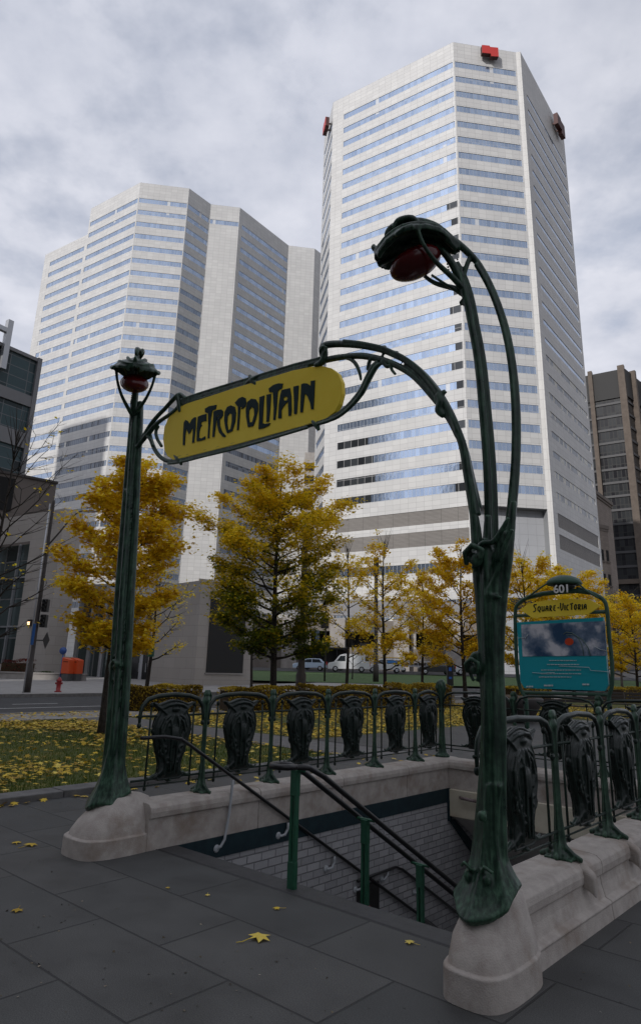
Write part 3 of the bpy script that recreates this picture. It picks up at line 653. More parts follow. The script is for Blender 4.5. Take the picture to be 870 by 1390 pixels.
# ---- lamps: built once in their own frame (x along the bow, z up), then placed on both stems
def lamp(parent, org, ang, tilt=0):
    holder = None
    mb = MB(); rings = []
    secs = [(.02, 4.53, .03, .01), (.08, 4.585, .07, .03), (.16, 4.64, .15, .06), (.26, 4.675, .205, .10), (.36, 4.68, .235, .13), (.46, 4.655, .225, .13), (.55, 4.60, .17, .11), (.60, 4.55, .10, .08), (.635, 4.52, .02, .04)]
    n = 15
    def sec(s, zt, hw, dr, off):
        r = []
        for k in range(n):
            t = -1+2*k/(n-1); r.append((s, t*(hw-off*.3), zt-off-dr*t*t+.012*math.cos(t*9)*(1-abs(t)*.3)+(.02*(abs(t)**6))))
        return r
    for s, zt, hw, dr in secs: rings.append(sec(s, zt, hw, dr, 0)+sec(s, zt, hw, dr, .035)[::-1])
    mb.loft(rings)
    for t in (-.75, -.4, 0, .4, .75):                 # veins
        P = [(s, t*hw, zt-dr*t*t+.012) for s, zt, hw, dr in secs]; a, r = smoothpath(P, [.008]+[.014]*7+[.006], 3); mb.tube(a, r, 7)
    for q in (-1, 1):
        P = [(.0, 0, 4.17), (.08, q*.06, 4.24), (.20, q*.13, 4.33), (.29, q*.18, 4.45), (.33, q*.20, 4.57)]
        a, r = smoothpath(P, [.024, .022, .018, .015, .018], 4); mb.tube(a, r, 8)
        P = [(.36, q*.225, 4.56), (.42, q*.235, 4.53), (.47, q*.225, 4.50), (.49, q*.20, 4.52)]
        mb.tube(P, [.02, .024, .018, .01], 8)
        P = [(.05, q*.02, 4.5), (.2, q*.10, 4.60), (.4, q*.13, 4.60), (.55, q*.09, 4.50), (.60, q*.05, 4.44)]
        a, r = smoothpath(P, [.02, .022, .02, .018, .012], 4); mb.tube(a, r, 8)
    # bud with curled tip on top
    for P, rr in (([(.10, 0, 4.60), (.18, .0, 4.70), (.30, .0, 4.755), (.42, 0, 4.755), (.51, 0, 4.72), (.545, 0, 4.665), (.53, 0, 4.645)], [.03, .034, .036, .034, .028, .02, .012]),
                  ([(.30, .01, 4.70), (.36, .045, 4.76), (.46, .05, 4.745), (.50, .05, 4.68)], [.02, .026, .022, .01]),
                  ([(.55, 0, 4.58), (.62, 0, 4.55), (.645, 0, 4.57), (.63, 0, 4.59)], [.03, .024, .016, .008])):
        a, r = smoothpath(P, rr, 4); mb.tube(a, r, 9)
    me = fuse(mb, .008, 1); o = link('lamp_hood', me, M['iron'], parent)
    o.location = org; o.rotation_euler = (0, 0, ang)
    g = MB(); rot = Matrix.Rotation(R(24), 3, 'Y')
    g.ball((.34, 0, 4.415), (.195, .145, .10), 28, 16, rot)
    g.build('lamp_glass', M['lamp_red'], o)
    c = MB()
    for k in range(22):
        t = k/21; c.ball((.04+.075*t, -.03, 4.45-.16*math.sin(t*math.pi)**.8), .0075, 6, 4)
    c.build('bead_chain', M['iron_dark'], o)
    return o
brl = (3.52, -.3, 0); dl = Vector((DR.dot(AU), DR.dot(AV), 0))
lamp(port, brl, math.atan2(dl.y, dl.x))
LB = (-.50, -.36, 0)
lamp(port, LB, math.atan2(dl.y, -dl.x))

# ---- left stem
thin[0] = .94
mb = MB()
for off, dv, rs in ((-9, 0, 1), (-3, -.05, 1), (4, -.05, 1), (10, 0, 1), (1, .03, 1.5)):
    f = lambda y: 1 if y > 900 else (.85 if y > 700 else .6)
    limb(mb, [(151+off*1.1,1083,.055*rs),(155+off,1030,.042*rs),(159+off,980,.040*rs),(164+off,900,.040*rs),(170+off*.9,800,.040*rs),(177+off*.8,700,.036*rs),(181+off*.65,640,.034*rs),(184+off*.55,600,.032*rs),(186+off*.45,570,.030*rs),(187+off*.4,545,.028*rs)], dv=dv)
skirt(mb, front(160, 985), (-.215, -.315), 1.15, .068, lambda th: .175+.05*max(0, -math.sin(th))**2+.05*max(0, -math.cos(th)), lambda th, f: .47-.10*f**2-.05*max(0, -math.cos(th))+.02*math.sin(4*th), (4.71, 3.6, 5.7, 2.6, .4))
knot(mb, 166, 905, .04, dv=-.07); knot(mb, 178, 672, .03, dv=-.05); limb(mb, [(163,925,.02),(158,905,.022),(166,890,.02),(172,905,.014)], dv=-.06)
link('stem', fuse(mb, .009, 2), M['iron'], port)
ca, sa = dl.x*-1, dl.y
def bow(s, z, w=0): return (LB[0]+ca*s-sa*w, LB[1]+sa*s+ca*w, z)
mb = MB()
top = front(186.5, 556)
for P, rr in (([top, bow(-.10, 3.9), bow(-.04, 4.1), bow(.03, 4.25), bow(.12, 4.42), bow(.23, 4.52), bow(.36, 4.56)], [.034, .034, .032, .034, .03, .024, .018]),
              ([(top[0], top[1]+.03, top[2]), bow(-.22, 3.95), bow(-.17, 4.2), bow(-.06, 4.45), bow(.10, 4.62), bow(.28, 4.70), bow(.44, 4.70)], [.032, .03, .03, .032, .032, .028, .02]),
              ([bow(-.02, 4.10), bow(.0, 4.17), bow(.03, 4.22)], [.03, .03, .02])):
    a, r = smoothpath(P, rr, 4); mb.tube(a, r, 10)
link('lamp_branch', fuse(mb, .008, 1), M['iron'], port)

# ---- sign arms and sign frame
thin[0] = 1.05
def trace(name, limbs, voxel=.0075, mat='iron', sm=1):
    mb = MB()
    for L, dv in limbs: limb(mb, L, dv=dv)
    return link(name, fuse(mb, voxel, sm), M[mat], port)
UP = [(645,700,.036),(641,678,.034),(634,640,.030),(629,610,.028),(622,588,.027),(613,566,.027),(601,543,.026),(588,524,.025),(572,506,.024),(552,490,.024),(536,482,.024),(522,476,.024),(506,472,.024),(489,469,.025),(468,467,.028),(452,467,.030),(441,469,.030),(436,475,.022),(440,484,.016)]
LO = [(622,592,.024),(612,572,.024),(600,554,.023),(585,536,.023),(572,521,.023),(558,508,.023),(540,497,.024),(520,489,.025),(504,485,.026),(489,483,.026),(470,484,.024),(450,487,.026),(435,491,.024)]
trace('sign_arm', [(UP, 0), (LO, .0), ([(645,690,.03),(636,650,.028),(628,612,.024),(618,588,.02)], .03),
                   ([(x, y-3, r*.5) for x, y, r in UP[4:15]], -.022), ([(551,489,.010),(549,500,.010),(548,504,.010)], 0), ([(521,476,.010),(519,484,.010),(517,489,.010)], 0),
                   ([(596,536,.022),(600,548,.03),(598,558,.03),(604,566,.018)], -.02), ([(521,470,.018),(522,475,.02)], 0), ([(538,477,.016),(538,483,.018)], 0), ([(601,530,.014),(604,534,.016)], 0)])
SW = [(515,492,.026),(509,497,.030),(503,507,.030),(497,519,.029),(491,531,.028),(481,544,.027),(470,555,.025),(458,564,.024),(444,570,.023),(430,574,.022),(415,578,.022)]
trace('sign_arm_lower', [(SW, 0), ([(x+3, y+3, r*.55) for x, y, r in SW[:-1]], -.02), ([(470,486,.014),(478,489,.016),(484,496,.016),(488,506,.014),(490,516,.010)], 0),
                         ([(505,486,.014),(502,493,.016),(500,503,.014)], -.01), ([(520,490,.02),(526,498,.016),(531,497,.014),(533,503,.012),(538,509,.010)], -.01)])
BOT = [(420,577,.022),(390,586,.021),(360,595,.021),(330,603.5,.021),(300,611,.021),(275,617,.021),(258,621.5,.021),(241,625,.022),(230,626,.022),(219,621,.022),(211,611,.022),(206,599,.022),(204,590,.02)]
TOPR = [(436,491,.024),(420,495,.021),(400,500,.020),(380,506,.020),(360,512,.020),(344,517,.020),(320,524,.020),(300,530,.020),(280,536,.020),(262,542,.021),(250,547,.024),(244,551,.024)]
trace('sign_frame', [(BOT, 0), ([(x, y+4.0, r*.55) for x, y, r in BOT[:9]], -.016), ([(x, y-4.2, r*.5) for x, y, r in BOT[1:8]], -.012), (TOPR, 0), ([(x, y-4.2, r*.6) for x, y, r in TOPR], -.012), ([(x, y+4, r*.5) for x, y, r in TOPR[1:-1]], -.012),
                     ([(340,510,.014),(344,517,.026),(350,523,.014)], -.01), ([(336,521,.012),(344,516,.022),(352,511,.012)], -.014), ([(425,572,.014),(430,577,.024),(434,584,.014)], -.01), ([(238,618,.012),(243,624,.022),(248,631,.012)], -.01)])
trace('sign_arm_left', [([(185,612,.03),(190,602,.026),(198,588,.024),(206,575,.023),(215,564,.022),(224,555,.022),(232,546,.022),(240,538,.024),(245,536,.026),(252,541,.022)], 0),
                        ([(184,618,.026),(192,604,.024),(200,594,.024),(206,587,.026),(214,577,.022),(226,568,.020),(238,560,.020),(246,552,.022)], -.02),
                        ([(243,536,.02),(245,545,.022),(246,553,.024),(247,560,.016)], -.02), ([(196,596,.014),(201,591,.016),(207,598,.016),(210,606,.014)], -.025), ([(184,640,.03),(186,622,.03),(188,608,.024),(186,600,.014)], -.03),
                        ([(220,606,.016),(214,596,.018),(212,586,.018),(216,578,.014)], 0)])
knotm = MB(); knot(knotm, 444, 481, .035, dv=-.03); limb(knotm, [(441,470,.02),(443,480,.028),(440,492,.03),(430,497,.02)], dv=-.02); link('sign_knot', fuse(knotm, .008, 1), M['iron'], port)

# ---- the yellow enamel panel and its lettering
OUTL = [(226,612),(230,620),(238,625),(252,622),(280,615),(320,605),(360,594),(400,583),(430,575),(446,569),(457,560),(463,549),(466.5,535),(466,520),(461,508),(452,501),(440,498),(425,499),(400,504),(360,516),(320,528),(280,541),(255,549),(242,556),(232,567),(226,580),(224,596)]
mb = MB(); P = [front(x, y, -.30) for x, y in OUTL]; mb.plate([(p[0], -.30, p[2]) for p in P], (0, 1, 0), .045)
panel = mb.build('sign_panel', M['yellow_sign'], port, bevel=.004)
Z1 = lambda x, y: (240+x/8.7, 540+y/8.7); Z2 = lambda x, y: (320+x/10.875, 520+y/10.875); Z3 = lambda x, y: (370+x/12.43, 500+y/12.43)
LET = [(Z1, [(78,560),(80,430),(90,290),(110,262),(135,275),(155,310),(185,255),(215,230),(233,232),(228,350),(210,530),(187,532),(197,400),(192,350),(165,410),(148,428),(125,380),(118,360),(105,450),(100,555)], None),
 (Z1, [(240,515),(243,360),(255,225),(300,205),(355,192),(355,275),(330,275),(300,285),(288,310),(305,325),(285,350),(272,400),(268,470),(300,480),(340,455),(343,490),(300,505)], None),
 (Z1, [(370,480),(378,330),(375,185),(340,170),(338,130),(390,100),(475,85),(465,135),(425,150),(410,230),(395,350),(388,478)], None),
 (Z1, [(425,465),(435,320),(440,165),(480,145),(530,138),(552,160),(550,210),(530,240),(510,250),(515,330),(540,400),(583,450),(575,465),(545,460),(505,410),(483,330),(478,235),(490,222),(506,212),(496,208),(478,222),(465,330),(447,462)], None),
 (Z1, [(600,418),(580,360),(565,260),(570,170),(600,110),(645,90),(690,110),(705,180),(695,280),(660,395)], [(612,385),(600,300),(605,220),(630,180),(655,200),(655,280),(640,370)]),
 (Z1, [(715,382),(725,220),(728,110),(690,60),(735,10),(780,-10),(815,5),(828,60),(815,105),(770,135),(775,110),(755,110),(748,220),(735,382)], None),
 (Z2, [(185,650),(160,500),(155,380),(180,280),(235,232),(300,240),(335,300),(335,400),(300,540),(265,635)], [(210,585),(200,480),(205,400),(240,352),(275,380),(280,470),(250,575)]),
 (Z2, [(342,682),(350,560),(352,330),(357,210),(427,185),(415,350),(400,590),(440,605),(515,590),(500,625),(420,665)], None),
 (Z2, [(458,572),(465,400),(460,175),(527,160),(515,350),(495,570)], None),
 (Z2, [(560,545),(568,380),(555,145),(525,130),(505,140),(490,85),(560,30),(640,5),(700,10),(685,85),(645,95),(625,130),(610,350),(590,545)], None),
 (Z2, [(633,522),(640,330),(665,170),(685,105),(805,75),(825,200),(828,400),(820,480),(785,487),(782,380),(778,270),(740,310),(700,360),(680,400),(680,518)], [(740+33*math.cos(a*.785), 230+33*math.sin(a*.785)) for a in range(8)]),
 (Z3, [(368,772),(368,560),(358,310),(445,290),(432,520),(412,770)], None),
 (Z3, [(473,742),(478,550),(490,270),(530,255),(590,258),(635,290),(648,300),(650,215),(718,205),(708,450),(695,692),(655,692),(640,590),(600,480),(562,430),(545,450),(528,600),(515,742)], None)]
def relief(polys, place, th, name, mat, parent):
    """raised flat letters; polys = [(outer, hole)] in drawing units"""
    mb = MB()
    for outer, hole in polys:
        loops = [[Vector((x, y, 0)) for x, y in outer]]+([[Vector((x, y, 0)) for x, y in hole]] if hole else [])
        flatp = [p for l in loops for p in l]; tri = tessellate_polygon(loops); n = len(flatp)
        a = [place(p.x, p.y, 0) for p in flatp]; b = [place(p.x, p.y, th) for p in flatp]
        fs = [tuple(t) for t in tri]+[tuple(n+k for k in t) for t in tri]; o = 0
        for l in loops:
            m = len(l); fs += [(o+i, o+(i+1) % m, n+o+(i+1) % m, n+o+i) for i in range(m)]; o += m
        mb.add(a+b, fs)
    return mb.build(name, mat, parent, fix=True)
relief([([Z(x, y) for x, y in o], [Z(x, y) for x, y in h] if h else None) for Z, o, h in LET],
       lambda x, y, t: (lambda p: (p[0], -.323-t*.006, p[2]))(front(x, y, -.323)), 1, 'lettering', M['ink'], panel)

# ================================================================ HANDRAILS
hr = empty('stair_handrail', ORG, 'black double handrail on three green posts down the middle of the stair', 'handrail', 'handrails of the stair', rz=SR)
UC = 1.69
for v, z0, z1 in ((.08, .0, .84), (.97, -.62, .37), (1.80, -1.1, -.12), (3.0, -1.8, -.83)):
    mb = MB()
    for q in (-1, 1): mb.box((UC-.032 if q < 0 else UC+.010, v-.02, z0), (UC-.010 if q < 0 else UC+.032, v+.02, z1-.02))
    mb.box((UC-.035, v-.022, z1-.03), (UC+.035, v+.022, z1-.012)); mb.box((UC-.035, v-.022, z0), (UC+.035, v+.022, z0+(z1-z0)*.22)); mb.box((UC-.035, v-.022, z1-.20), (UC+.035, v+.022, z1-.02)); mb.tube([(UC-.10, v, z1-.012), (UC+.10, v, z1-.012)], .012, 8)
    mb.build('post', M['green_post'], hr, bevel=.004)
sl = -.585
for q in (-1, 1):
    P = [(UC+q*.10, -.02, .865), (UC+q*.10, .12, .85), (UC+q*.10, .30, .77)]+[(UC+q*.10, v, .77+sl*(v-.30)) for v in (1, 2, 3, 4)]
    mb = MB(); mb.tube(P, .022, 12); mb.build('rail', M['black_rail'], hr)
mb = MB(); mb.tube([(UC-.10, -.02, .865), (UC-.09, -.10, .868), (UC-.04, -.15, .87), (UC+.04, -.15, .87), (UC+.09, -.10, .868), (UC+.10, -.02, .865)], .022, 12); mb.build('rail_end', M['black_rail'], hr)
wr = empty('wall_handrail', ORG, 'thin black handrail along the left stairwell wall on grey hooked brackets', 'handrail', 'handrails of the stair', rz=SR)
mb = MB(); mb.tube([(.13, -.30, .95), (.13, -.05, .95), (.13, .14, .92), (.13, .25, .86)]+[(.13, v, .86+sl*(v-.25)) for v in (1, 2, 3, 4, 4.6)], .017, 10); mb.build('rail', M['black_rail'], wr)
for v, z in ((.82, .50), (1.64, -.0), (2.42, -.45), (2.95, -.76), (4.1, -1.42)):
    mb = MB()
    mb.tube([(.13, v, z-.0), (.13, v, z-.05)]+([(.13, v-.02, z-.3), (.13, v-.06, z-.53), (.125, v-.10, z-.585), (.11, v-.14, z-.6)] if v < 1 else [(.13, v-.0, z-.06), (.13, v-.04, z-.11), (.125, v-.09, z-.115), (.11, v-.12, z-.11)]), .014, 8)
    e = (.11, v-.14, z-.6) if v < 1 else (.11, v-.12, z-.11); mb.lathe([(.036, 0), (.036, .015), (.02, .022)], (e[0]-.01, e[1], e[2]), 14, 'x')
    mb.build('bracket', M['grey_bracket'], wr)
lr = empty('lower_handrail', ORG, 'lower black handrail bending down past the no smoking plate', 'handrail', 'handrails of the stair', rz=SR)
mb = MB(); mb.tube([(.13, 2.85, -.78), (.13, 3.2, -.775), (.13, 3.60, -.77), (.13, 3.75, -.82)]+[(.13, v, -.82+sl*(v-3.75)) for v in (4.3, 5, 5.6)], .018, 10); mb.build('rail', M['black_rail'], lr)
for v, z in ((3.45, -.77), (4.15, -1.05)):
    mb = MB(); mb.tube([(.13, v, z), (.13, v-.02, z-.06), (.12, v-.07, z-.10), (.11, v-.10, z-.09)], .013, 8); mb.lathe([(.034, 0), (.034, .015)], (.10, v-.10, z-.09), 12, 'x'); mb.build('bracket', M['grey_bracket'], lr)
fr = MB(); fr.tube([(.55, HV1-.09, -.10), (.36, HV1-.10, -.09), (.32, HV1-.06, -.09)], .022, 8); fr.tube([(.55, HV1-.09, -.10), (1.2, HV1-.09, -.12)], .022, 8)
o = frame_obj(fr.build('grab_bar', simple('pinkish_steel_bar', (.16, .12, .12), .4))); tag(o, 'short dull pink grab bar fixed under the far parapet', 'grab bar')
ns = empty('no_smoking_sign', ORG, 'black plate with a red no smoking roundel low on the tiled stairwell wall', 'sign', rz=SR)
mb = MB(); mb.box((HU0+.004, 2.86, -1.36), (HU0+.03, 3.27, -.86)); mb.build('plate', simple('black_sign_plate', (.012, .012, .012), .4), ns, bevel=.004)
ring = MB(); cy, cz, rr = 3.02, -1.155, .085
ring.tube([(HU0+.034, cy+rr*math.cos(a), cz+rr*math.sin(a)) for a in [k*math.pi/14 for k in range(29)]], .008, 6)
ring.tube([(HU0+.036, cy+rr*.7, cz+rr*.7), (HU0+.036, cy-rr*.7, cz-rr*.7)], .008, 6); ring.build('roundel', simple('red_sign_print', (.40, .03, .05), .5), ns)
mb = MB(); mb.box((HU0+.031, cy-.055, cz-.012), (HU0+.034, cy+.05, cz+.006)); mb.tube([(HU0+.033, cy+.03, cz+.01), (HU0+.033, cy+.045, cz+.03), (HU0+.033, cy+.03, cz+.045)], .004, 5); mb.build('cigarette', simple('white_print', (.6, .6, .6), .6), ns)

# ================================================================ STATION MAP SIGN
VS = HV1+.36; ms = empty('station_map_sign', ORG, 'green framed SQUARE-VICTORIA map sign with teal poster standing above the far railing', 'map sign', rz=SR)
def sg(x, y, dv=0): p = front(x, y, VS+dv); return (p[0], VS+dv, p[2])
FRM = simple('sign_frame_green', (.03, .065, .045), .4); FRM = iron('sign_frame_green', (.018, .05, .035), (.06, .13, .09), .4)
mb = MB()
path = [(716,1012),(713,950),(706,935),(702,915),(700,880),(699,832),(703,820),(716,811),(736,806)]
pr = [(831,1018),(827,962),(826,945),(830,930),(830,900),(826,860),(823,826),(817,813),(800,804),(782,799)]
for q in (path, pr):
    P = [sg(x, y) for x, y in q]; a, r = smoothpath(P, [.035]*2+[.028]*(len(P)-2), 4); mb.tube(a, r, 8)
mb.build('post_frame', FRM, ms)
for nm, pts in (('top_bar', [(700,836),(825,830)]), ('bottom_bar', [(707,940),(828,943)]), ('crest_bar', [(716,811),(736,806),(760,803.5),(782,802),(800,804)])):
    mb = MB(); mb.tube([sg(x, y) for x, y in pts], .024 if nm != 'crest_bar' else .034, 8); mb.build(nm, FRM, ms)
mb = MB(); mb.tube([sg(x, y, -.05) for x, y in ((712,814),(730,800),(745,790),(753,786))], .013, 8); mb.tube([sg(x, y, -.05) for x, y in ((776,784),(785,793),(797,803),(812,812))], .013, 8); mb.build('lamp_stay', FRM, ms)
mb = MB(); c = sg(765, 791); mb.lathe([(.01, .10), (.10, .095), (.19, .06), (.235, .015), (.24, -.02), (.22, -.035), (.16, -.03)], (c[0], c[1]-.0, c[2]), 28); mb.build('lamp_cap', FRM, ms)
mb = MB(); mb.lathe([(.15, .0), (.15, -.05), (.08, -.085)], (c[0], c[1], c[2]-.02), 20); mb.build('lamp_bowl', simple('dark_lamp_bowl', (.03, .035, .03), .3), ms)
# poster (printed): teal ground with a photograph of a lamp against clouds
PO = [(702,845),(819,838),(826,930),(821,938),(712,934),(707,925)]
mb = MB(); mb.plate([sg(x, y, -.01) for x, y in PO], (0, 1, 0), .05); post = mb.build('poster', simple('teal_poster', (.012, .32, .38), .3), ms)
def flat(name, pts, mat, dv=-.0385, th=.004, parent=None):
    mb = MB(); mb.plate([sg(x, y, dv) for x, y in pts], (0, 1, 0), th); return mb.build(name, mat, parent or post)
kk = NT('printed_cloud_photo'); tc = kk.n('ShaderNodeTexCoord'); nz = kk.n('ShaderNodeTexNoise', _Scale=3.2, _Detail=6); kk.l(tc, 'Object', nz, 'Vector')
r_ = kk.ramp([(.40, (.03, .07, .14)), (.50, (.15, .20, .28)), (.60, (.6, .6, .64))], nz); kk.l(r_, 'Color', kk.b, 'Base Color'); kk.b.inputs['Roughness'].default_value = .2
flat('printed_photo', [(707,848),(820,843),(823,890),(709,891)], kk.m)
lp = simple('printed_red_lamp', (.55, .06, .02), .3); flat('printed_lamp', [(772+6*math.cos(a*.5236), 871+5*math.sin(a*.5236)) for a in range(12)], lp, -.042)
mb = MB()
for q in ([(764,861),(768,858),(776,859),(783,864),(789,875),(792,890)], [(768,862),(778,861),(790,868),(798,880),(801,890)]): mb.tube([sg(x, y, -.043) for x, y in q], .006, 5)
mb.build('printed_stem', simple('printed_green', (.10, .16, .15), .4), post)
wh = simple('white_poster_ink', (.55, .62, .62), .5); mb = MB()
for x0, x1, y in ((745, 782, 896.5), (742, 786, 902), (734, 788, 909.5), (734, 788, 914.5), (731, 775, 919), (714, 723, 932), (738, 750, 930.5), (790, 799, 929)):
    x = x0
    while x < x1:
        wd = random.uniform(2, 5); h_ = 1.0 if y < 928 else 2.2
        mb.plate([sg(x, y-h_*.5, -.041), sg(min(x+wd, x1), y-h_*.5+.03*wd, -.041), sg(min(x+wd, x1), y+h_*.5, -.041), sg(x, y+h_*.5, -.041)], (0, 1, 0), .004); x += wd+.8
mb.build('poster_text', wh, post)
scr = MB(); 
for q in ([(703,866),(713,866),(716,861)], [(758,904),(799,906),(801,910),(826,912)], [(806,877),(815,882),(823,883)], [(722,913),(735,914),(752,913)]): scr.tube([sg(x, y, -.046) for x, y in q], .0035, 5)
scr.build('vandal_scratch', wh, post)
NAME = [(707,828),(716,820),(740,815),(770,813),(800,814),(815,822),(806,829),(798,834),(760,836.5),(722,838.5)]
mb = MB(); mb.plate([sg(x, y, -.03) for x, y in NAME], (0, 1, 0), .03); nm = mb.build('name_plate', M['yellow_sign'], ms)
# stroke font, each letter in a unit box (x right, y up), art nouveau mannerisms
STK = {'S': [[(.75,.95),(.2,.9),(.1,.8),(.55,.35),(.5,.1),(.05,-.05)]], 'Q': [[(.3,.75),(.05,.5),(.1,.15),(.4,.0),(.65,.3),(.6,.65),(.3,.75)], [(.35,.15),(.6,-.15)]], 'U': [[(.1,.75),(.1,.15),(.3,0),(.55,.1),(.6,.75)], [(.6,.4),(.62,0)]],
 'A': [[(.05,0),(.15,.6),(.35,.78),(.55,.7),(.6,0)], [(.1,.3),(.55,.4)]], 'R': [[(.1,0),(.12,.78)], [(.12,.78),(.5,.7),(.5,.45),(.2,.38),(.6,-.05)]], 'E': [[(.55,.78),(.15,.7),(.1,.1),(.5,0)], [(.12,.4),(.4,.42)]], '-': [[(.1,.4),(.6,.42)]],
 'V': [[(.0,.95),(.15,.9),(.1,.4),(.3,0),(.6,.3),(.7,.95),(.5,.8)]], 'I': [[(.2,.78),(.2,0)]], 'C': [[(.55,.75),(.2,.72),(.08,.4),(.2,.05),(.55,.05)]], 'T': [[(.35,0),(.35,.95)], [(.0,.85),(.7,1.0)]], 'O': [[(.3,.8),(.08,.5),(.15,.1),(.4,.0),(.62,.35),(.55,.72),(.3,.8)]]}
mb = MB(); x = 723.0; word = 'SQUARE-VICTORIA'; wd = {'I': .45, '-': .7, 'S': 1.15, 'V': 1.15}
tot = sum(wd.get(c, 1) for c in word); sc = (797-723)/tot
for ch in word:
    w_ = wd.get(ch, 1)*sc; big = 1.12 if ch in 'SV' else 1.0
    for st in STK[ch]:
        P = [sg(x+px_*w_*1.05, 830.2-(x-723)*.045-py_*9.2*big, -.048) for px_, py_ in st]; mb.tube(P, .0085, 5, flat=.5)
    x += w_
mb.build('lettering', M['ink'], nm)
cu = bpy.data.curves.new('num', 'FONT'); cu.body = '601'; cu.size = .155; cu.extrude = .006; cu.align_x = 'CENTER'; cu.offset = .002
to = bpy.data.objects.new('num', cu); COL.objects.link(to); bpy.context.view_layer.update()
me = bpy.data.meshes.new_from_object(to.evaluated_get(bpy.context.evaluated_depsgraph_get())); bpy.data.objects.remove(to); me.materials.clear()
no = link('exit_number', me, simple('white_number', (.75, .75, .73), .4), ms); c = sg(762, 804.5, -.28); no.location = c; no.rotation_euler = (R(90), 0, 0)
# ================================================================ BUILDINGS
M['tower_panel'] = facade('light_grey_metal_panels', (.49, .49, .485), (.56, .56, .55), (.34, .34, .335), 1.485, .9115, .028, .5, stain=.10)
M['tower_fin'] = facade('smooth_fin_panels', (.55, .545, .53), (.60, .595, .58), (.40, .395, .385), 1.5, 1.82, .03, .45, stain=.06)
M['tower_glass'] = glazing('blue_reflective_glass', (.40, .485, .62), (.33, .41, .54), pane=.742, paneh=5, mull=(.33, .35, .38), ms=.025, metal=.85, rough=.12, blind=.02, wob=.25, blindc=(.6,.62,.64))
M['tower_glass_dark_refl'] = glazing('dark_reflection_glass', (.16, .19, .24), (.05, .06, .08), pane=.742, paneh=5, mull=(.3, .3, .3), ms=.04, metal=.12, rough=.12, blind=.04, wob=.3)  # lower panes coloured dark in place of mirrored dark buildings
M['tower_glass_blinds'] = glazing('glass_with_beige_blinds', (.12, .14, .17), (.04, .05, .06), pane=.742, paneh=5, mull=(.2, .2, .2), ms=.06, metal=.3, rough=.12, blind=.38, wob=.3, blindc=(.36, .34, .27))
M['louvre'] = facade('brown_grey_louvres', (.20, .185, .17), (.23, .215, .20), (.07, .065, .06), 2.97, .22, .035, .6, stain=.2)
def strip(mb, A, B, n, s0, s1, z0, z1, dep=0, su=0):
    """vertical quad on a face from s0 to s1 metres along A->B, pushed in by dep"""
    d = (B-A).normalized(); a = A+d*s0-n*dep; b = A+d*s1-n*dep
    mb.add([(a.x, a.y, z0), (b.x, b.y, z0), (b.x, b.y, z1), (a.x, a.y, z1)], [(0, 1, 2, 3)], [[(s0+su, z0), (s1+su, z0), (s1+su, z1), (s0+su, z1)]])
def banded(wall, A, B, z0, z1, bands, mL, mR, dep=.07, su=0):
    d = B-A; L = d.length; d.normalize(); n = Vector((d.y, -d.x, 0))
    if mL > 0: strip(wall, A, B, n, 0, mL, z0, z1, su=su)
    if mR > 0: strip(wall, A, B, n, L-mR, L, z0, z1, su=su)
    z = z0; s0, s1 = mL, L-mR
    for b0, b1 in sorted((b[0], b[1]) for b in bands):
        strip(wall, A, B, n, s0, s1, z, b0, su=su); z = b1
        for zz in (b0, b1):
            a = A+d*s0; b = A+d*s1; wall.add([(a.x, a.y, zz), (b.x, b.y, zz), (b.x-n.x*dep, b.y-n.y*dep, zz), (a.x-n.x*dep, a.y-n.y*dep, zz)], [(0, 1, 2, 3)], [[(s0, zz)]*4])
        for s in (s0, s1):
            a = A+d*s; wall.add([(a.x, a.y, b0), (a.x-n.x*dep, a.y-n.y*dep, b0), (a.x-n.x*dep, a.y-n.y*dep, b1), (a.x, a.y, b1)], [(0, 1, 2, 3)], [[(s, b0)]*4])
    strip(wall, A, B, n, s0, s1, z, z1, su=su)
def winband(name, A, B, mL, mR, z0, z1, mat, parent, dep=.07, su=0, s0=None, s1=None):
    d = B-A; L = d.length; d.normalize(); n = Vector((d.y, -d.x, 0)); mb = MB()
    a0, a1 = (mL if s0 is None else s0), (L-mR if s1 is None else s1)
    strip(mb, A, B, n, a0-.02, a1+.02, z0-.02, z1+.02, dep=dep, su=su); return mb.build(name, mat, parent, fix=False)
def V2(p): return Vector((p[0], p[1], 0))
def tower(name, label, pts, back, ztop, spec, extra=None):
    root = empty(name, (0, 0, 0), label, 'skyscraper'); wall = MB(); fin = MB(); count = [0]
    for i, s in enumerate(spec):
        A, B = V2(pts[i]), V2(pts[i+1]); zt = s.get('zt', ztop); mat = s.get('glass', 'tower_glass')
        banded(fin if s.get('fin') else wall, A, B, s.get('z0', -2), zt, s.get('bands', []), s.get('mL', 0), s.get('mR', 0), su=i*3.3)
        for bd in s.get('bands', []):
            g = bd[2] if len(bd) > 2 else mat
            winband('louvre' if g == 'louvre' else 'window_band', A, B, s.get('mL', 0), s.get('mR', 0), bd[0], bd[1], M[g], root, su=i*3.3); count[0] += 1
    allp = list(pts)+list(back)
    for i in range(len(pts)-1, len(allp)): strip(wall, V2(allp[i]), V2(allp[(i+1) % len(allp)]), Vector((0, 0, 0)), 0, (V2(allp[(i+1) % len(allp)])-V2(allp[i])).length, -2, ztop if i < len(allp)-1 else spec[0].get('zt', ztop))
    wall.build('wall', M['tower_panel'], root, fix=False)
    if fin.v: fin.build('fin', M['tower_fin'], root, fix=False)
    if extra: extra(root)
    return root, allp
def bandsR(k0, k1, per=3.646, top=119.1, h=1.42, glass=None):
    return [((top-per*k-h, top-per*k)+((glass,) if glass else ())) for k in range(k0, k1)]
Q = [(-1.35,131.39),(.55,120.26),(24.34,104.61),(37.55,106.51),(38.42,106.3),(54.97,127.68)]
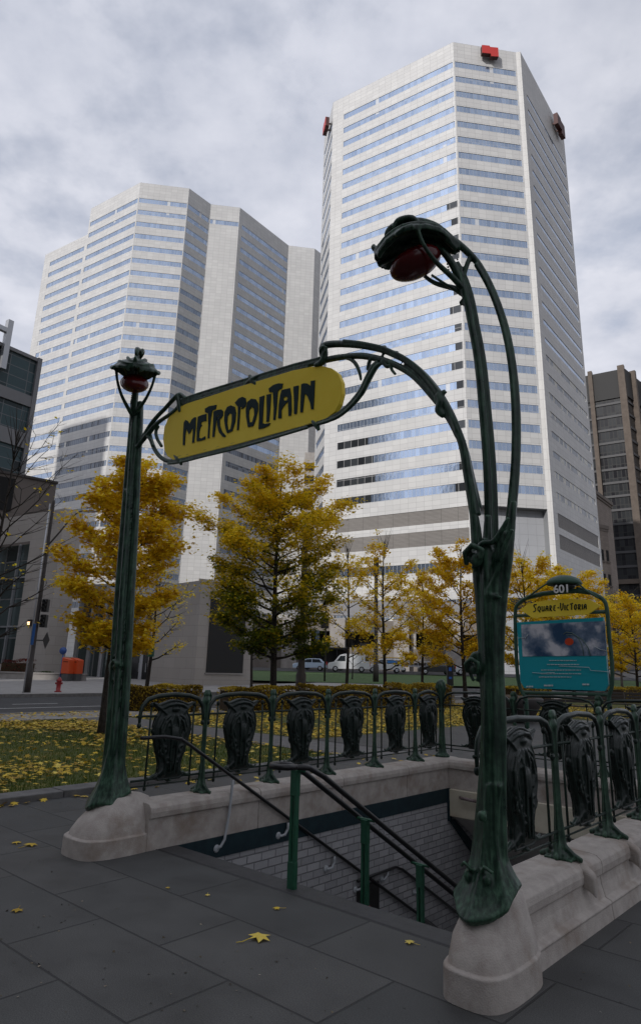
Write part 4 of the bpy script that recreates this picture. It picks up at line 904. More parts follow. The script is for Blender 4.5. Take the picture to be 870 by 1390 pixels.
lowA = [(25.2, 27.6, 'louvre'), (21.5, 24.0, 'louvre'), (17.1, 18.6), (9.5, 12.6, 'tower_glass_dark_refl'), (5.0, 7.6, 'tower_glass_dark_refl')]
lowC = [(25.2, 27.6, 'louvre'), (21.5, 24.0, 'louvre')]
spec = [dict(bands=bandsR(0, 25), mL=1, mR=0.2), dict(bands=bandsR(0, 25)+lowA, mL=2.9, mR=.25), dict(bands=bandsR(0, 25), mL=.25, mR=.3, z0=27.8),
        dict(fin=True), dict(bands=[(a, b-.5) for a, b in bandsR(1, 17)]+[(a, b-.3, 'tower_glass_blinds') for a, b in bandsR(17, 25)]+lowC, mL=2.2, mR=1.2)]
LOGO = [(0, .8), (2.35, 1.0), (2.5, .55), (5.0, .75), (5.0, -2.6), (2.7, -2.85), (2.6, -1.9), (0, -2.1)]
M['logo_red'] = simple('red_sign_enamel', (.42, .025, .02), .45); M['logo_edge_shade'] = simple('dark_red_edge_shade', (.06, .015, .012), .6)
def rt_extra(root):
    def logo(A, B, s, z, sc, dep=.9, mats=('logo_red', 'logo_edge_shade')):
        A, B = V2(A), V2(B); d = (B-A).normalized(); n = Vector((d.y, -d.x, 0)); c = A+d*s+n*(.5+dep/2)
        mb = MB(); mb.plate([(c.x+d.x*x*sc, c.y+d.y*x*sc, z+y*sc) for x, y in LOGO], n, dep-.1); o = mb.build('flag_emblem_backing', M[mats[1]], root)
        c2 = c+n*(dep/2); mb = MB(); mb.plate([(c2.x+d.x*x*sc, c2.y+d.y*x*sc, z+y*sc) for x, y in LOGO], n, .1); mb.build('flag_emblem', M[mats[0]], o)
        mb = MB(); 
        for xx in (1.2, 3.8):
            e = A+d*(s+xx*sc); mb.obox((e.x+n.x*.3, e.y+n.y*.3, 0), d, n, .12, .35, z-.9*sc, z-.5*sc)
        mb.build('bracket', M['logo_edge_shade'], o)
    logo(Q[2], Q[3], 5.5, 122.2, .68); logo(Q[4], Q[5], 17.8, 121.4, 1.0, mats=('logo_edge_shade', 'logo_edge_shade')); logo(Q[0], Q[1], 6.5, 120.5, .7)  # right-face emblem takes the dark edge colour in place of shade
    B0, B1 = V2(Q[2]), V2(Q[3]); d = (B1-B0).normalized(); n = Vector((d.y, -d.x, 0)); mb = MB()
    strip(mb, B0-n*1.6+d*.0, B1-n*1.6, n, 0, (B1-B0).length, -2, 27.8); mb.build('recessed_wall', M['lowpanel'], root, fix=False)
    mb = MB(); mb.add([(B0.x, B0.y, 27.8), (B1.x, B1.y, 27.8), (B1.x-n.x*1.7, B1.y-n.y*1.7, 27.8), (B0.x-n.x*1.7, B0.y-n.y*1.7, 27.8)], [(0, 1, 2, 3)])
    a, b = V2(Q[3]), V2(Q[3])-n*1.9; mb.add([(a.x, a.y, -2), (b.x, b.y, -2), (b.x, b.y, 27.8), (a.x, a.y, 27.8)], [(0, 1, 2, 3)])
    a, b = V2(Q[2]), V2(Q[2])-n*1.7; mb.add([(a.x, a.y, -2), (b.x, b.y, -2), (b.x, b.y, 27.8), (a.x, a.y, 27.8)], [(0, 1, 2, 3)]); mb.build('soffit', M['lowpanel'], root)
    mb = MB(); mb.prism([(x, y) for x, y in [(p.x, p.y) for p in (B0-n*1.58+d*1, B1-n*1.58-d*.6, B1-n*1.3-d*.6, B0-n*1.3+d*1)]], 11.5, 13.2); mb.build('canopy_band', M['dark'], root)
    A, B = V2(Q[1]), V2(Q[2]); L = (B-A).length
    for k in range(9, 25):
        z = 119.1-3.646*k; winband('dark_window', A, B, 0, 0, z-1.40, z-.02, M['black_pane'], root, dep=.045, s0=L-(1.6 if k % 3 else 2.4), s1=L-.3)
    for k, s1 in ((21, 9.5), (22, 10.6), (23, 11), (24, 10.2)):
        z = 119.1-3.646*k; winband('dark_window', A, B, 0, 0, z-1.40, z-.02, M['black_pane'], root, dep=.045, s0=2.95, s1=s1)
    mb = MB(); mb.prism([(2.5,121),(24.2,106.2),(37,108),(38,108.1),(53,127.5),(48,148),(14,158),(0.6,131)], 123.0, 123.6); mb.build('roof', M['concrete'], root)
M['black_pane'] = glazing('unlit_black_glass', (.05, .055, .06), (.02, .022, .025), pane=1.48, paneh=5, mull=(.2,.2,.2), ms=.05, metal=.3, rough=.1, blind=0, wob=.2)
M['lowpanel'] = facade('blue_grey_low_panels', (.36, .37, .39), (.40, .41, .43), (.26, .27, .28), 1.5, 1.82, .03, .5, stain=.08)
tower('office_tower', 'tallest pale grey office tower, ribbon windows and small red flag emblem near its roof', Q, [(48,150),(14,160)], 124, spec, rt_extra)
PL_ = [(-82.0,169.0),(-66.4,158.9),(-49.77,147.85),(-37.15,149.62),(-32.29,155.73),(-24.38,156.78),(-11.54,173.4),(-3.66,174.62),(2,181.6)]
def bandsL(k0, k1): return bandsR(k0, k1, 3.614, 119.2, 1.38)
specL = [dict(bands=bandsL(2, 30), mL=3.0, mR=.6, zt=115.5), dict(bands=bandsL(0, 17)+[b+('tower_glass_dark_refl',) for b in bandsL(17, 30)], mL=.6, mR=.2), dict(bands=bandsL(0, 30), mL=.2, mR=.2),
         dict(bands=bandsL(0, 30), mL=.1, mR=.2), dict(bands=bandsL(0, 1), mL=.1, mR=.1), dict(bands=bandsL(0, 18)+[b+('tower_glass_dark_refl',) for b in bandsL(18, 30)], mL=1.2, mR=.2), dict(), dict()]
# 100 largest bands stay parts; the low hidden rest is one
nb = 0
def lt_extra(root):
    mb = MB(); mb.prism([(-65,159.5),(-49.5,149),(-37.5,150.6),(-32.6,156.8),(-24.8,157.8),(-11.9,174.4),(-4,175.5),(1,181.6),(-20,212),(-52,185)], 123.0, 123.5); mb.build('roof', M['concrete'], root)
root, _ = tower('office_tower', 'broad stepped pale office tower with blue ribbon windows behind the left lamp', PL_, [(-18,215),(-52,195)], 124, specL, lt_extra)
# lower, hidden ribbons beyond the first hundred are merged into one part
bands = [c for c in kids(root) if c.name.startswith('window_band')]
def zc(o): return o.data.vertices[0].co.z
bands.sort(key=zc, reverse=True)
rest = bands[99:]
if rest:
    mb = MB(); mats = [M['tower_glass'], M['tower_glass_dark_refl']]
    for o in rest:
        me = o.data; uvl = me.uv_layers[0].data
        mb.add([tuple(v.co) for v in me.vertices], [tuple(p.vertices) for p in me.polygons], [[tuple(uvl[l].uv) for l in p.loop_indices] for p in me.polygons], mi=0 if me.materials[0] == M['tower_glass'] else 1)
        bpy.data.objects.remove(o)
    tag(mb.build('window_band', mats, root, fix=False), kind='stuff')
# left end step of the broad tower: lower roof return wall
mb = MB(); a, b = V2(PL_[1]), V2((-52, 195)); mb.add([(a.x, a.y, 113), (b.x, b.y, 113), (b.x, b.y, 124), (a.x, a.y, 124)], [(0, 1, 2, 3)]); mb.build('stair_tower_wall', M['lowpanel'], root)

# narrow dark building seen in the slit between the towers
sb = empty('distant_building', (-2.4, 172, 0), 'thin slice of a dark building in the gap between the two pale towers', 'building')
mb = MB(); mb.box((-2, 0, -2), (3.4, 12, 58)); mb.build('wall', M['concrete'], sb)
for k in range(14): mb = MB(); mb.box((-1.9, -.06, 6+k*3.6), (3.2, .1, 8.2+k*3.6)); mb.build('window', M['dark'], sb)

# ---- dark glass skyscraper with tan piers, far right
M['tan_pier'] = grit('tan_precast', (.085, .068, .055), (.115, .093, .076), .6, .8, 0)
M['black_glass'] = glazing('bronze_black_glass', (.028, .03, .032), (.012, .012, .015), pane=1.5, paneh=5.4, mull=(.02, .02, .02), ms=.12, metal=.0, spec=.2, rough=.15, blind=.0, wob=.2)
dk = empty('office_tower', (0, 0, 0), 'dark bronze glass skyscraper with tan concrete piers at the right picture edge', 'skyscraper')
C0, C1, C2 = Vector((84.0, 267.5, 0)), Vector((120.5, 243.5, 0)), Vector((150, 273, 0))
for A, B in ((C0, C1), (C1, C2)):
    d = (B-A).normalized(); n = Vector((d.y, -d.x, 0)); L = (B-A).length
    mb = MB(); strip(mb, A, B, n, 0, L, 0, 120); mb.build('glass_wall', M['black_glass'], dk, fix=False)
    for k in range(17):
        z = 106-5.45*k
        if z < 22: break
        mb = MB(); c = A+d*L/2+n*.15; mb.obox((c.x, c.y, 0), d, n, L/2, .2, z, z+.9); mb.build('spandrel', M['louvre2'] if 'louvre2' in M else simple('grey_spandrel', (.045, .045, .048), .6), dk)
    for s in ((L-.9, 1.25), (L-12.6, .8), (L-25, .8)) if A == C0 else ((7, .8), (20, .8), (33, 1.2)):
        c = A+d*s[0]+n*.9; mb = MB(); mb.obox((c.x, c.y, 0), d, n, s[1], 1.1, 0, 121.5); mb.build('pier', M['tan_pier'], dk)
    for z in (24, 34.5): mb = MB(); c = A+d*L/2+n*.6; mb.obox((c.x, c.y, 0), d, n, L/2, .7, z, z+1.7); mb.build('band_beam', M['tan_pier'], dk)
    mb = MB(); c = A+d*L/2+n*.2; mb.obox((c.x, c.y, 0), d, n, L/2-.2, .3, 108.5, 120.4)
    mb.build('crown_grille', facade('dark_crown_grille', (.045, .04, .035), (.06, .055, .05), (.015, .015, .015), .9, 12, .2, .7), dk)
mb = MB(); mb.prism([(84.5,268),(120.5,244.3),(149,273),(115,300)], 0, 119.8); mb.build('core', M['dark'], dk)

# ---- old stone building beside the tower
M['old_stone'] = facade('old_brown_masonry', (.25, .21, .18), (.30, .255, .22), (.17, .145, .125), 1.2, .6, .02, .85, off=.5, stain=.25)
def old(name, label, A, B, z1, nb, zs, depth=14, cornice=.9, w=.95, h=2.6):
    root = empty(name, (0, 0, 0), label, 'building'); d = (B-A).normalized(); n = Vector((d.y, -d.x, 0)); L = (B-A).length
    mb = MB(); P = [A, B, B-n*depth, A-n*depth]
    for i in range(4): strip(mb, P[i], P[(i+1) % 4], Vector((0, 0, 0)), 0, (P[(i+1) % 4]-P[i]).length, 0, z1)
    mb.prism([(p.x, p.y) for p in P], z1-.2, z1-.05); mb.build('wall', M['old_stone'], root, fix=False)
    mb = MB(); c = A+d*L/2-n*depth/2
    mb.obox((c.x, c.y, 0), d, n, L/2+cornice*.5, depth/2+cornice*.5, z1-.5, z1+.35); mb.obox((c.x, c.y, 0), d, n, L/2+cornice*.25, depth/2+cornice*.25, z1-1.1, z1-.5); mb.build('cornice', M['old_stone'], root)
    for z in zs:
        for k in range(nb):
            c = A+d*(L*(k+.5)/nb); mb = MB(); mb.obox((c.x-n.x*.05, c.y-n.y*.05, 0), d, n, w/2, .09, z, z+h); o = mb.build('window', M['dark'], root)
            mb = MB(); mb.obox((c.x+n.x*.1, c.y+n.y*.1, 0), d, n, w/2+.2, .16, z-.3, z); mb.build('sill', M['old_stone'], o)
    return root
p = lambda x, Y: Vector(at_depth(x, 900, Y)).xy.to_3d()
old('stone_building', 'old brown stone block with cornice, just right of the tallest tower', p(806, 152), p(827, 150), 43, 3, [12, 17.5, 23, 28.5, 34.5, 38.6][:6], h=2.4)
old('stone_building', 'lower brown stone wing between the old stone block and the dark skyscraper', p(827, 148), p(841, 150), 34.5, 2, [10, 15.5, 21, 26.5], h=2.6, cornice=.5)
old('brick_building', 'low reddish brown building at street level below the dark skyscraper', p(826, 170), p(960, 175), 19, 12, [8, 13], h=2.2, cornice=.4)

# ---- dark glass office block top left
M['dgl'] = glazing('teal_black_glass', (.05, .085, .095), (.012, .018, .02), pane=2.6, paneh=1.35, mull=(.15, .16, .17), ms=.05, metal=.0, spec=.25, rough=.1, blind=.0, wob=.25)
M['grey_spandrel'] = facade('grey_stone_spandrel', (.30, .31, .34), (.34, .35, .38), (.2, .2, .21), 1.6, .65, .03, .6)
gb = empty('glass_office_block', (0, 0, 0), 'dark glass office block with grey stone bands cut off by the left picture edge', 'building')
E1 = Vector((-37.7, 80.9, 0)); dC = Vector((math.sin(R(33.6)), math.cos(R(33.6)), 0)); E0 = E1-dC*30; nC = Vector((dC.y, -dC.x, 0))
mb = MB(); P = [E0, E1, E1-nC*22, E0-nC*22]; mb.prism([(q.x, q.y) for q in P], 0, 39.8); mb.build('core', M['dark'], gb)
z = 40.0
lay = [(.45, 's'), (5.0, 'g'), (1.5, 's'), (3.6, 'g'), (2.0, 's'), (4.1, 'g'), (1.9, 's'), (4.1, 'g'), (1.9, 's'), (4.1, 'g'), (1.9, 's'), (4.1, 'g')]
for h, t in lay:
    mb = MB()
    if t == 's':
        c = (E0+E1)/2+nC*.1; mb.obox((c.x, c.y, 0), dC, nC, 15.1, .22, z-h, z)
    else: strip(mb, E0, E1, nC, 0, 30, z-h, z, dep=-.02)
    mb.build('stone_band' if t == 's' else 'window_band', M['grey_spandrel'] if t == 's' else M['dgl'], gb, fix=(t == 's')); z -= h
mb = MB(); c = E1+nC*.1-dC*.2; mb.obox((c.x, c.y, 0), dC, nC, .3, .3, 0, 40.1); mb.build('corner_pier', M['grey_spandrel'], gb)
c = E1-dC*5.2+nC*.5; mb = MB(); mb.obox((c.x, c.y, 0), dC, nC, .35, .35, 36.5, 43.2); c2 = c-dC*3; mb.obox((c2.x, c2.y, 0), dC, nC, 3.2, .3, 41.4, 42.0); mb.build('roof_mast', M['silver'], gb)

# ---- low limestone building on the corner with tall glazing, and the brown box on its roof
M['lime'] = facade('pale_limestone_cladding', (.42, .385, .35), (.47, .435, .40), (.30, .275, .25), 1.5, .75, .012, .75, off=.5, stain=.16, voff=.2)
M['brown_box'] = facade('brown_metal_cladding', (.145, .12, .105), (.16, .135, .12), (.10, .085, .075), 2.4, 8, .03, .6, stain=.1)
M['lobby_glass'] = glazing('grey_green_lobby_glass', (.13, .165, .165), (.05, .065, .065), pane=1.9, paneh=3.4, mull=(.16, .16, .16), ms=.05, metal=.5, rough=.07, blind=0, wob=.15)
lb = empty('corner_building', (0, 0, 0), 'low pale limestone building with tall dark glazing at the left picture edge', 'building')
K1 = Vector((-21.8, 55.6, 0)); dA = Vector((math.sin(R(124)), math.cos(R(124)), 0)); K0 = K1-dA*32; nA = Vector((dA.y, -dA.x, 0)); dS = Vector((math.sin(R(33)), math.cos(R(33)), 0)); K2 = K1+dS*1.9
mb = MB(); L = 32
op = 4.4                                               # opening ends 4.4 m before the corner
strip(mb, K0, K1, nA, L-op, L, -1, 14.2); strip(mb, K0, K1, nA, 0, L-op, 11.7, 14.2); strip(mb, K0, K1, nA, 0, L-op, -1, 1.2)
nS = Vector((dS.y, -dS.x, 0)); strip(mb, K1, K2, nS, 0, 1.9, -1, 14.2); strip(mb, K2, K2-nS*1, nS, 0, 1, -1, 14.2)
a = K1-dA*op; mb.add([(a.x, a.y, 1.2), (a.x-nA.x*1.0, a.y-nA.y*1.0, 1.2), (a.x-nA.x*1.0, a.y-nA.y*1.0, 11.7), (a.x, a.y, 11.7)], [(0, 1, 2, 3)], [[(0, 1.2), (1, 1.2), (1, 11.7), (0, 11.7)]])
mb.add([(K0.x, K0.y, 14.2), (K1.x, K1.y, 14.2), (K2.x, K2.y, 14.2), (K2.x-20, K2.y+14, 14.2), (K0.x-5, K0.y+14, 14.2)], [(0, 1, 2, 3, 4)]); mb.build('wall', M['lime'], lb, fix=False)
mb = MB(); strip(mb, K0, K1, nA, 0, L-op, 1.2, 11.7, dep=.9); mb.build('glazing', M['lobby_glass'], lb, fix=False)
for s in (L-op-2.6, L-op-6, L-op-9.5):
    c = K0+dA*s-nA*.75; mb = MB(); mb.obox((c.x, c.y, 0), dA, nA, .07, .12, 1.2, 11.7); mb.build('mullion', M['silver'], lb)
for z in (4.3, 8.6): mb = MB(); c = K0+dA*(L-op)/2-nA*.75; mb.obox((c.x, c.y, 0), dA, nA, (L-op)/2, .09, z, z+.14); mb.build('transom', M['silver'], lb)
wl = MB(); c = K1-dA*2.5+nA*.12; wl.obox((c.x, c.y, 0), dA, nA, .22, .14, 4.35, 4.85); o = wl.build('wall_lamp', simple('lamp_housing', (.03, .025, .02), .5), lb)
wl = MB(); c = K1-dA*2.5+nA*.27; wl.obox((c.x, c.y, 0), dA, nA, .15, .02, 4.42, 4.66); wl.build('lamp_face', simple('lit_wall_lamp', (1, .62, .35), .5, emit=2.2), o)
bx = empty('rooftop_box', (0, 0, 0), 'brown metal clad box rising behind the roof of the corner building', 'building')
F1 = Vector((-28.3, 68.9, 0)); dF = Vector((math.sin(R(49)), math.cos(R(49)), 0)); F0 = F1-dF*26; nF = Vector((dF.y, -dF.x, 0)); mb = MB()
strip(mb, F0, F1, nF, 0, 26, 9, 20); strip(mb, F1, F1-nF*12, nF, 0, 12, 9, 20); c = (F0+F1)/2-nF*6; mb.obox((c.x, c.y, 0), dF, nF, 12.9, 5.9, 9, 19.8); mb.build('wall', M['brown_box'], bx, fix=False)
mb = MB(); c = F0+dF*20.2+nF*.05; mb.obox((c.x, c.y, 0), dF, nF, 1.6, .1, 16.1, 19.5); mb.build('window', M['dark'], bx)
mb = MB(); c = (F0+F1)/2; mb.obox((c.x, c.y, 0), dF, nF, 13.1, .2, 19.85, 20.1); mb.build('coping', M['metal_pole'], bx)

# ---- glass lobby and stone pier block below the broad tower
lo = empty('glass_lobby', (0, 0, 0), 'grey framed glass entrance lobby between corner building and pale stone block', 'building')
J0 = K2+dS*1.5-nS*.5; J1 = Vector((-12.6, 55.0, 0)); dJ = (J1-J0).normalized(); nJ = Vector((dJ.y, -dJ.x, 0)); LJ = (J1-J0).length
mb = MB(); strip(mb, J0, J1, nJ, 0, LJ, 0, 7.9); mb.build('glazing', M['lobby_glass'], lo, fix=False)
for s in [k*LJ/6 for k in range(7)]: mb = MB(); c = J0+dJ*s+nJ*.1; mb.obox((c.x, c.y, 0), dJ, nJ, .16, .14, 0, 7.9); mb.build('mullion', M['frame_grey'] if 'frame_grey' in M else M['silver'], lo)
for z in (3.3, 6.9): mb = MB(); c = (J0+J1)/2+nJ*.08; mb.obox((c.x, c.y, 0), dJ, nJ, LJ/2, .12, z, z+(.85 if z == 6.9 else .3)); mb.build('transom', M['silver'], lo)
for s in (.52, .60, .78, .86):
    mb = MB(); c = J0+dJ*LJ*s+nJ*.12; mb.obox((c.x, c.y, 0), dJ, nJ, .48, .05, .1, 2.7); o = mb.build('door', simple('dark_door_glass', (.02, .022, .024), .15), lo)
    mb = MB(); c = c+dJ*.3+nJ*.1; mb.obox((c.x, c.y, 0), dJ, nJ, .025, .03, .9, 1.6); mb.build('handle', M['silver'], o)
mb = MB(); mb.prism([(q.x, q.y) for q in (J0-nJ*.1, J1-nJ*.1, J1-nJ*8, J0-nJ*8)], 7.8, 8.1); mb.build('roof', M['concrete'], lo)
pb = empty('stone_block', (0, 0, 0), 'windowless pale stone block with one tall dark louvre, left of the big turning maple', 'building')
G0, G1, G2 = Vector((-12.9, 53.2, 0)), Vector((-8.45, 48.6, 0)), Vector((-4.85, 52.0, 0)); mb = MB()
for A, B in ((G0, G1), (G1, G2), (G2, Vector((-8, 60, 0))), (Vector((-8, 60, 0)), G0)): strip(mb, A, B, Vector((0, 0, 0)), 0, (B-A).length, -1, 7.5)
mb.add([(G0.x, G0.y, 7.5), (G1.x, G1.y, 7.5), (G2.x, G2.y, 7.5), (-8, 60, 7.5)], [(0, 1, 2, 3)]); mb.build('wall', M['lime'], pb, fix=False)
d = (G2-G1).normalized(); n = Vector((d.y, -d.x, 0)); c = G1+d*2.55
mb = MB(); mb.obox((c.x, c.y, 0), d, n, 1.62, .06, 1.05, 6.3); o = mb.build('louvre_panel', facade('dark_louvre', (.035, .03, .03), (.04, .035, .034), (.012, .012, .012), 1.05, .12, .03, .6), pb)
mb = MB(); 
for z in (1.0, 6.3): mb.obox((c.x, c.y, 0), d, n, 1.72, .09, z-.05, z+.05)
mb.build('frame', M['concrete'], o)
mb = MB(); mb.obox((G1+d*2.4).to_tuple()[:2]+(0,), d, n, 2.6, .05, 7.42, 7.62); mb.build('coping', M['lime'], pb)

# ---- podium wall and dark garage openings behind the parked cars
gp = empty('garage_podium', (0, 0, 0), 'brown grey concrete podium with dark garage openings behind the parked vehicles', 'building')
mb = MB(); mb.box((-12, 101, 0), (24, 118, 4.6)); mb.box((-12, 101, 6.9), (24, 118, 8.6)); mb.box((-12, 103.5, 4.6), (24, 118, 6.9)); mb.build('wall', M['podium'] if 'podium' in M else grit('brown_concrete', (.16, .14, .125), (.22, .20, .18), .5, .85, .1, 20), gp)
for k in range(7):
    mb = MB(); mb.box((-11.9+k*5.2, 101.05, 4.6), (-11.2+k*5.2, 103.4, 6.9)); mb.build('pillar', M['concrete'], gp)
    mb = MB(); mb.box((-11.1+k*5.2, 103.3, 4.65), (-6.8+k*5.2, 103.48, 6.85)); mb.build('dark_opening', M['dark'], gp)
mb = MB(); mb.box((-11.5, 100.85, 9.2), (24, 101.5, 11.6)); mb.build('green_glazing', M['green_glz'] if 'green_glz' in M else glazing('pale_green_glass', (.30, .42, .40), (.2, .3, .29), pane=1.5, paneh=1.2, metal=.5, blind=.1), gp)
for k, x in enumerate((-5, 2, 11.4, 19)): mb = MB(); mb.box((x, 99.9, 1.2), (x+2.2, 101.05, 8.7)); mb.build('pier', M['lime_flat'] if 'lime_flat' in M else M['concrete'], gp)

# ---- unseen slabs added and sized to shade the square and lower tower floors
def shade_block(name, label, p0, p1, a0, a1, h):
    s1, s2 = Vector((.574, .819, 0)), Vector((.819, -.574, 0)); root = empty(name, (0, 0, 0), label, 'building')
    c = s1*(a0+a1)/2+s2*(p0+p1)/2; mb = MB(); mb.obox((c.x, c.y, 0), s1, s2, abs(a1-a0)/2, abs(p1-p0)/2, -1, h); mb.build('wall', M['slab_wall'], root)
    for k in range(int(h/4)):
        e = c+s1*(abs(a1-a0)/2); mb = MB(); mb.obox((e.x, e.y, 0), s1, s2, .06, abs(p1-p0)/2-1, 2+k*4, 4.4+k*4); mb.build('window_band', M['black_pane'], root)
M['slab_wall'] = facade('dark_shading_slab', (.10, .095, .09), (.12, .115, .11), (.05, .05, .05), 1.5, 2, .03, .6)
shade_block('shading_slab', 'tall dark unseen slab added behind the photographer to shade the square', -45, 60, -112, -80, 102)
shade_block('shading_slab', 'long unseen slab added left of the photographer to shade the low buildings', -112, -46, -112, -80, 95)
shade_block('shading_slab', 'slender unseen slab added far left to shade lower floors of the broad tower', -145, -127, -50, -20, 120)
# ================================================================ TREES
def tree(label, base, H, cz, rz, rx, nb=16, nl=4000, lsz=.13, trunk=.10, mat='leaf_gold', tone=(.55, .2), grad=0, group='street trees around the square', bark='bark', sparse=0, seed=0, lean=(0, 0), cx=0, cy=0, cl=.42, up=.75, shape=MAPLE_S, name='maple_tree', flat=.5, bare_top=0):
    rs = random.Random(seed); nr = np.random.default_rng(seed)
    root = empty(name, base, label, 'tree', group)
    mb = MB(); n = 10
    axis = []
    for i in range(n+1):
        t = i/n; axis.append(Vector((lean[0]*t*H+.06*math.sin(t*5+seed), lean[1]*t*H+.06*math.cos(t*4+seed), -.1+t*H*.97)))
    rad = [trunk*(1.35 if i == 0 else 1)*(1-.9*(i/n)**1.1)+.008 for i in range(n+1)]
    mb.tube(axis, rad, 9); tips = []
    def ax(z): t = max(0, min(.999, (z+.1)/(H*.97)))*n; i = int(t); return axis[i].lerp(axis[i+1], t-i), rad[i]
    z0 = cz-rz
    for k in range(nb):
        t = (k+.5)/nb; z = z0+(2*rz)*(t**1.05)*.86-.1*rz; z = max(z, z0*.9)
        o, r = ax(z); a = k*2.399+rs.uniform(-.3, .3)
        ee = max(.05, 1-((z+.25*rz-cz)/rz)**2); L = math.sqrt(ee)*rx*rs.uniform(.75, 1.1)
        dirv = Vector((math.cos(a), math.sin(a), 0)); P = [o]
        rise = L*up*rs.uniform(.7, 1.2)*(.6+.8*t)
        for j in range(1, 6): s = j/5; P.append(o+dirv*L*s**.9+Vector((rs.uniform(-1, 1)*.05*L, rs.uniform(-1, 1)*.05*L, rise*s**1.15)))
        rr = [max(.008, r*.5*(1-.8*j/5)) for j in range(6)]; mb.tube(P, rr, 6)
        for j in range(2, 6):
            for m in range(3):
                b = a+rs.choice((-1, 1))*rs.uniform(.5, 1.2); l2 = L*rs.uniform(.22, .42)*(1.1-.1*j); q = P[j]; e = q+Vector((math.cos(b), math.sin(b), rs.uniform(.05, .7)))*l2
                mid = (q+e)/2+Vector((0, 0, -.02*l2)); mb.tube([q, mid, e], [rr[j]*.7, rr[j]*.5, .004], 5); tips += [mid, e]
                if sparse or m == 0:
                    f = e+Vector((math.cos(b+.5), math.sin(b+.5), .6))*l2*.5; mb.tube([mid, f], [.005, .003], 4); tips.append(f)
        tips.append(P[-1])
    top = axis[-1]
    for m in range(6+bare_top*5):
        b = rs.uniform(0, 6.3); hh = rs.uniform(.5, 1)*rz*(.35 if not bare_top else .5); q = top-Vector((0, 0, rz*rs.uniform(.05, .35))); e = q+Vector((math.cos(b)*hh*.35, math.sin(b)*hh*.35, hh)); mb.tube([q, e], [.014, .004], 4)
        if not bare_top or rs.random() < .2: tips.append(e)
    mb.build('trunk', M[bark], root, fix=False)
    if nl:
        T = np.array([[p.x+cx*0, p.y, p.z] for p in tips]); 
        if sparse: T = T[nr.uniform(0, 1, len(T)) < sparse]
        w = nr.uniform(.3, 1, len(T))**1.5; w /= w.sum(); idx = nr.choice(len(T), nl, p=w); c = cl*nr.uniform(.5, 1.2, len(T))[idx]
        d = nr.normal(0, 1, (nl, 3)); d /= np.linalg.norm(d, axis=1)[:, None]; d *= (nr.uniform(0, 1, nl)**.5)[:, None]
        P = T[idx]+d*c[:, None]*np.array([1, 1, flat]); P[:, 2] -= .12*cl*nr.uniform(0, 1, nl)
        # some fill inside the crown so it reads as a volume
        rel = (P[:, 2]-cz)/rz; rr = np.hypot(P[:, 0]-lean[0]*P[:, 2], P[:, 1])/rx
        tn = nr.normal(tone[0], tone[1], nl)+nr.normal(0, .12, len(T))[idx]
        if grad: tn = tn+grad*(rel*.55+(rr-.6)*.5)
        P = P[P[:, 2] > z0*.75]; tn = tn[:len(P)]
        me = scatter_mesh('crown', shape, P, nr.uniform(lsz*.6, lsz*1.15, len(P)), .55, tn)
        link('crown', me, M[mat], root)
    return root
def g(x, y): p = on_ground(x, y); return (p.x, p.y, 0)
def gY(x, Y): p = at_depth(x, 905, Y); return (p.x, p.y, hill(Y))
tree('golden maple just behind the left stem, dense orange yellow crown', g(139, 996), 6.6, 4.3, 2.35, 1.4, nb=30, nl=24000, lsz=.12, trunk=.085, tone=(.48, .24), seed=3, cl=.44, lean=(.035, 0), up=.65, shape=MAPLE)
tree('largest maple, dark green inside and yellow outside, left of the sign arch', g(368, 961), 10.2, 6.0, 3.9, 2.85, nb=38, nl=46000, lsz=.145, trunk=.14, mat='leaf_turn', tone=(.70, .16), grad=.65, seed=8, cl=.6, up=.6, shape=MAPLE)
tree('small half bare tree with sparse yellow leaves behind the left golden maple', gY(203, 34), 6.4, 3.7, 1.9, 2.1, nb=12, nl=1500, lsz=.13, trunk=.10, tone=(.7, .15), sparse=.4, seed=5, up=.9)
tree('nearly bare thin maple right of the big turning maple', gY(471, 38), 8.6, 5.1, 2.8, 2.0, nb=14, nl=3500, lsz=.15, trunk=.09, tone=(.55, .2), sparse=.5, seed=12, up=.9, bare_top=1)
tree('thin maple with bare twiggy top and low yellow boughs, at centre', g(521, 958), 8.0, 4.3, 2.6, 1.9, nb=16, nl=6500, lsz=.14, trunk=.085, tone=(.6, .2), sparse=.6, seed=14, up=.8, bare_top=1)
tree('slim yellow maple standing between the centre maple and the golden orange one', gY(574, 40), 7.6, 4.5, 2.7, 1.9, nb=16, nl=9000, lsz=.15, trunk=.08, tone=(.62, .2), sparse=.7, seed=17, up=.8)
tree('orange gold maple directly left of the right stem', gY(629, 36), 8.4, 4.9, 3.1, 2.15, nb=26, nl=18000, lsz=.16, trunk=.11, tone=(.45, .2), seed=21, up=.75, cl=.45)
tree('bright yellow maple directly right of the right stem, behind the map sign', gY(716, 40), 8.6, 5.0, 3.0, 2.6, nb=26, nl=22000, lsz=.17, trunk=.11, tone=(.65, .18), seed=24, up=.8, cl=.5, bare_top=1)
tree('yellow maple with bare upper twigs rising above the map sign', gY(775, 50), 8.6, 5.0, 3.1, 3.0, nb=24, nl=20000, lsz=.18, trunk=.11, tone=(.62, .18), seed=27, up=.8, cl=.55, bare_top=1)
tree('yellow maple at the right picture edge beside the map sign', gY(862, 46), 6.6, 4.1, 2.4, 2.6, nb=22, nl=14000, lsz=.17, trunk=.10, tone=(.6, .18), seed=31, up=.7, cl=.5)
tree('distant yellow maple low between map sign and right edge tree', gY(825, 74), 8.5, 4.7, 3, 3.2, nb=18, nl=9000, lsz=.24, trunk=.12, tone=(.5, .18), seed=35, up=.7, cl=.6)
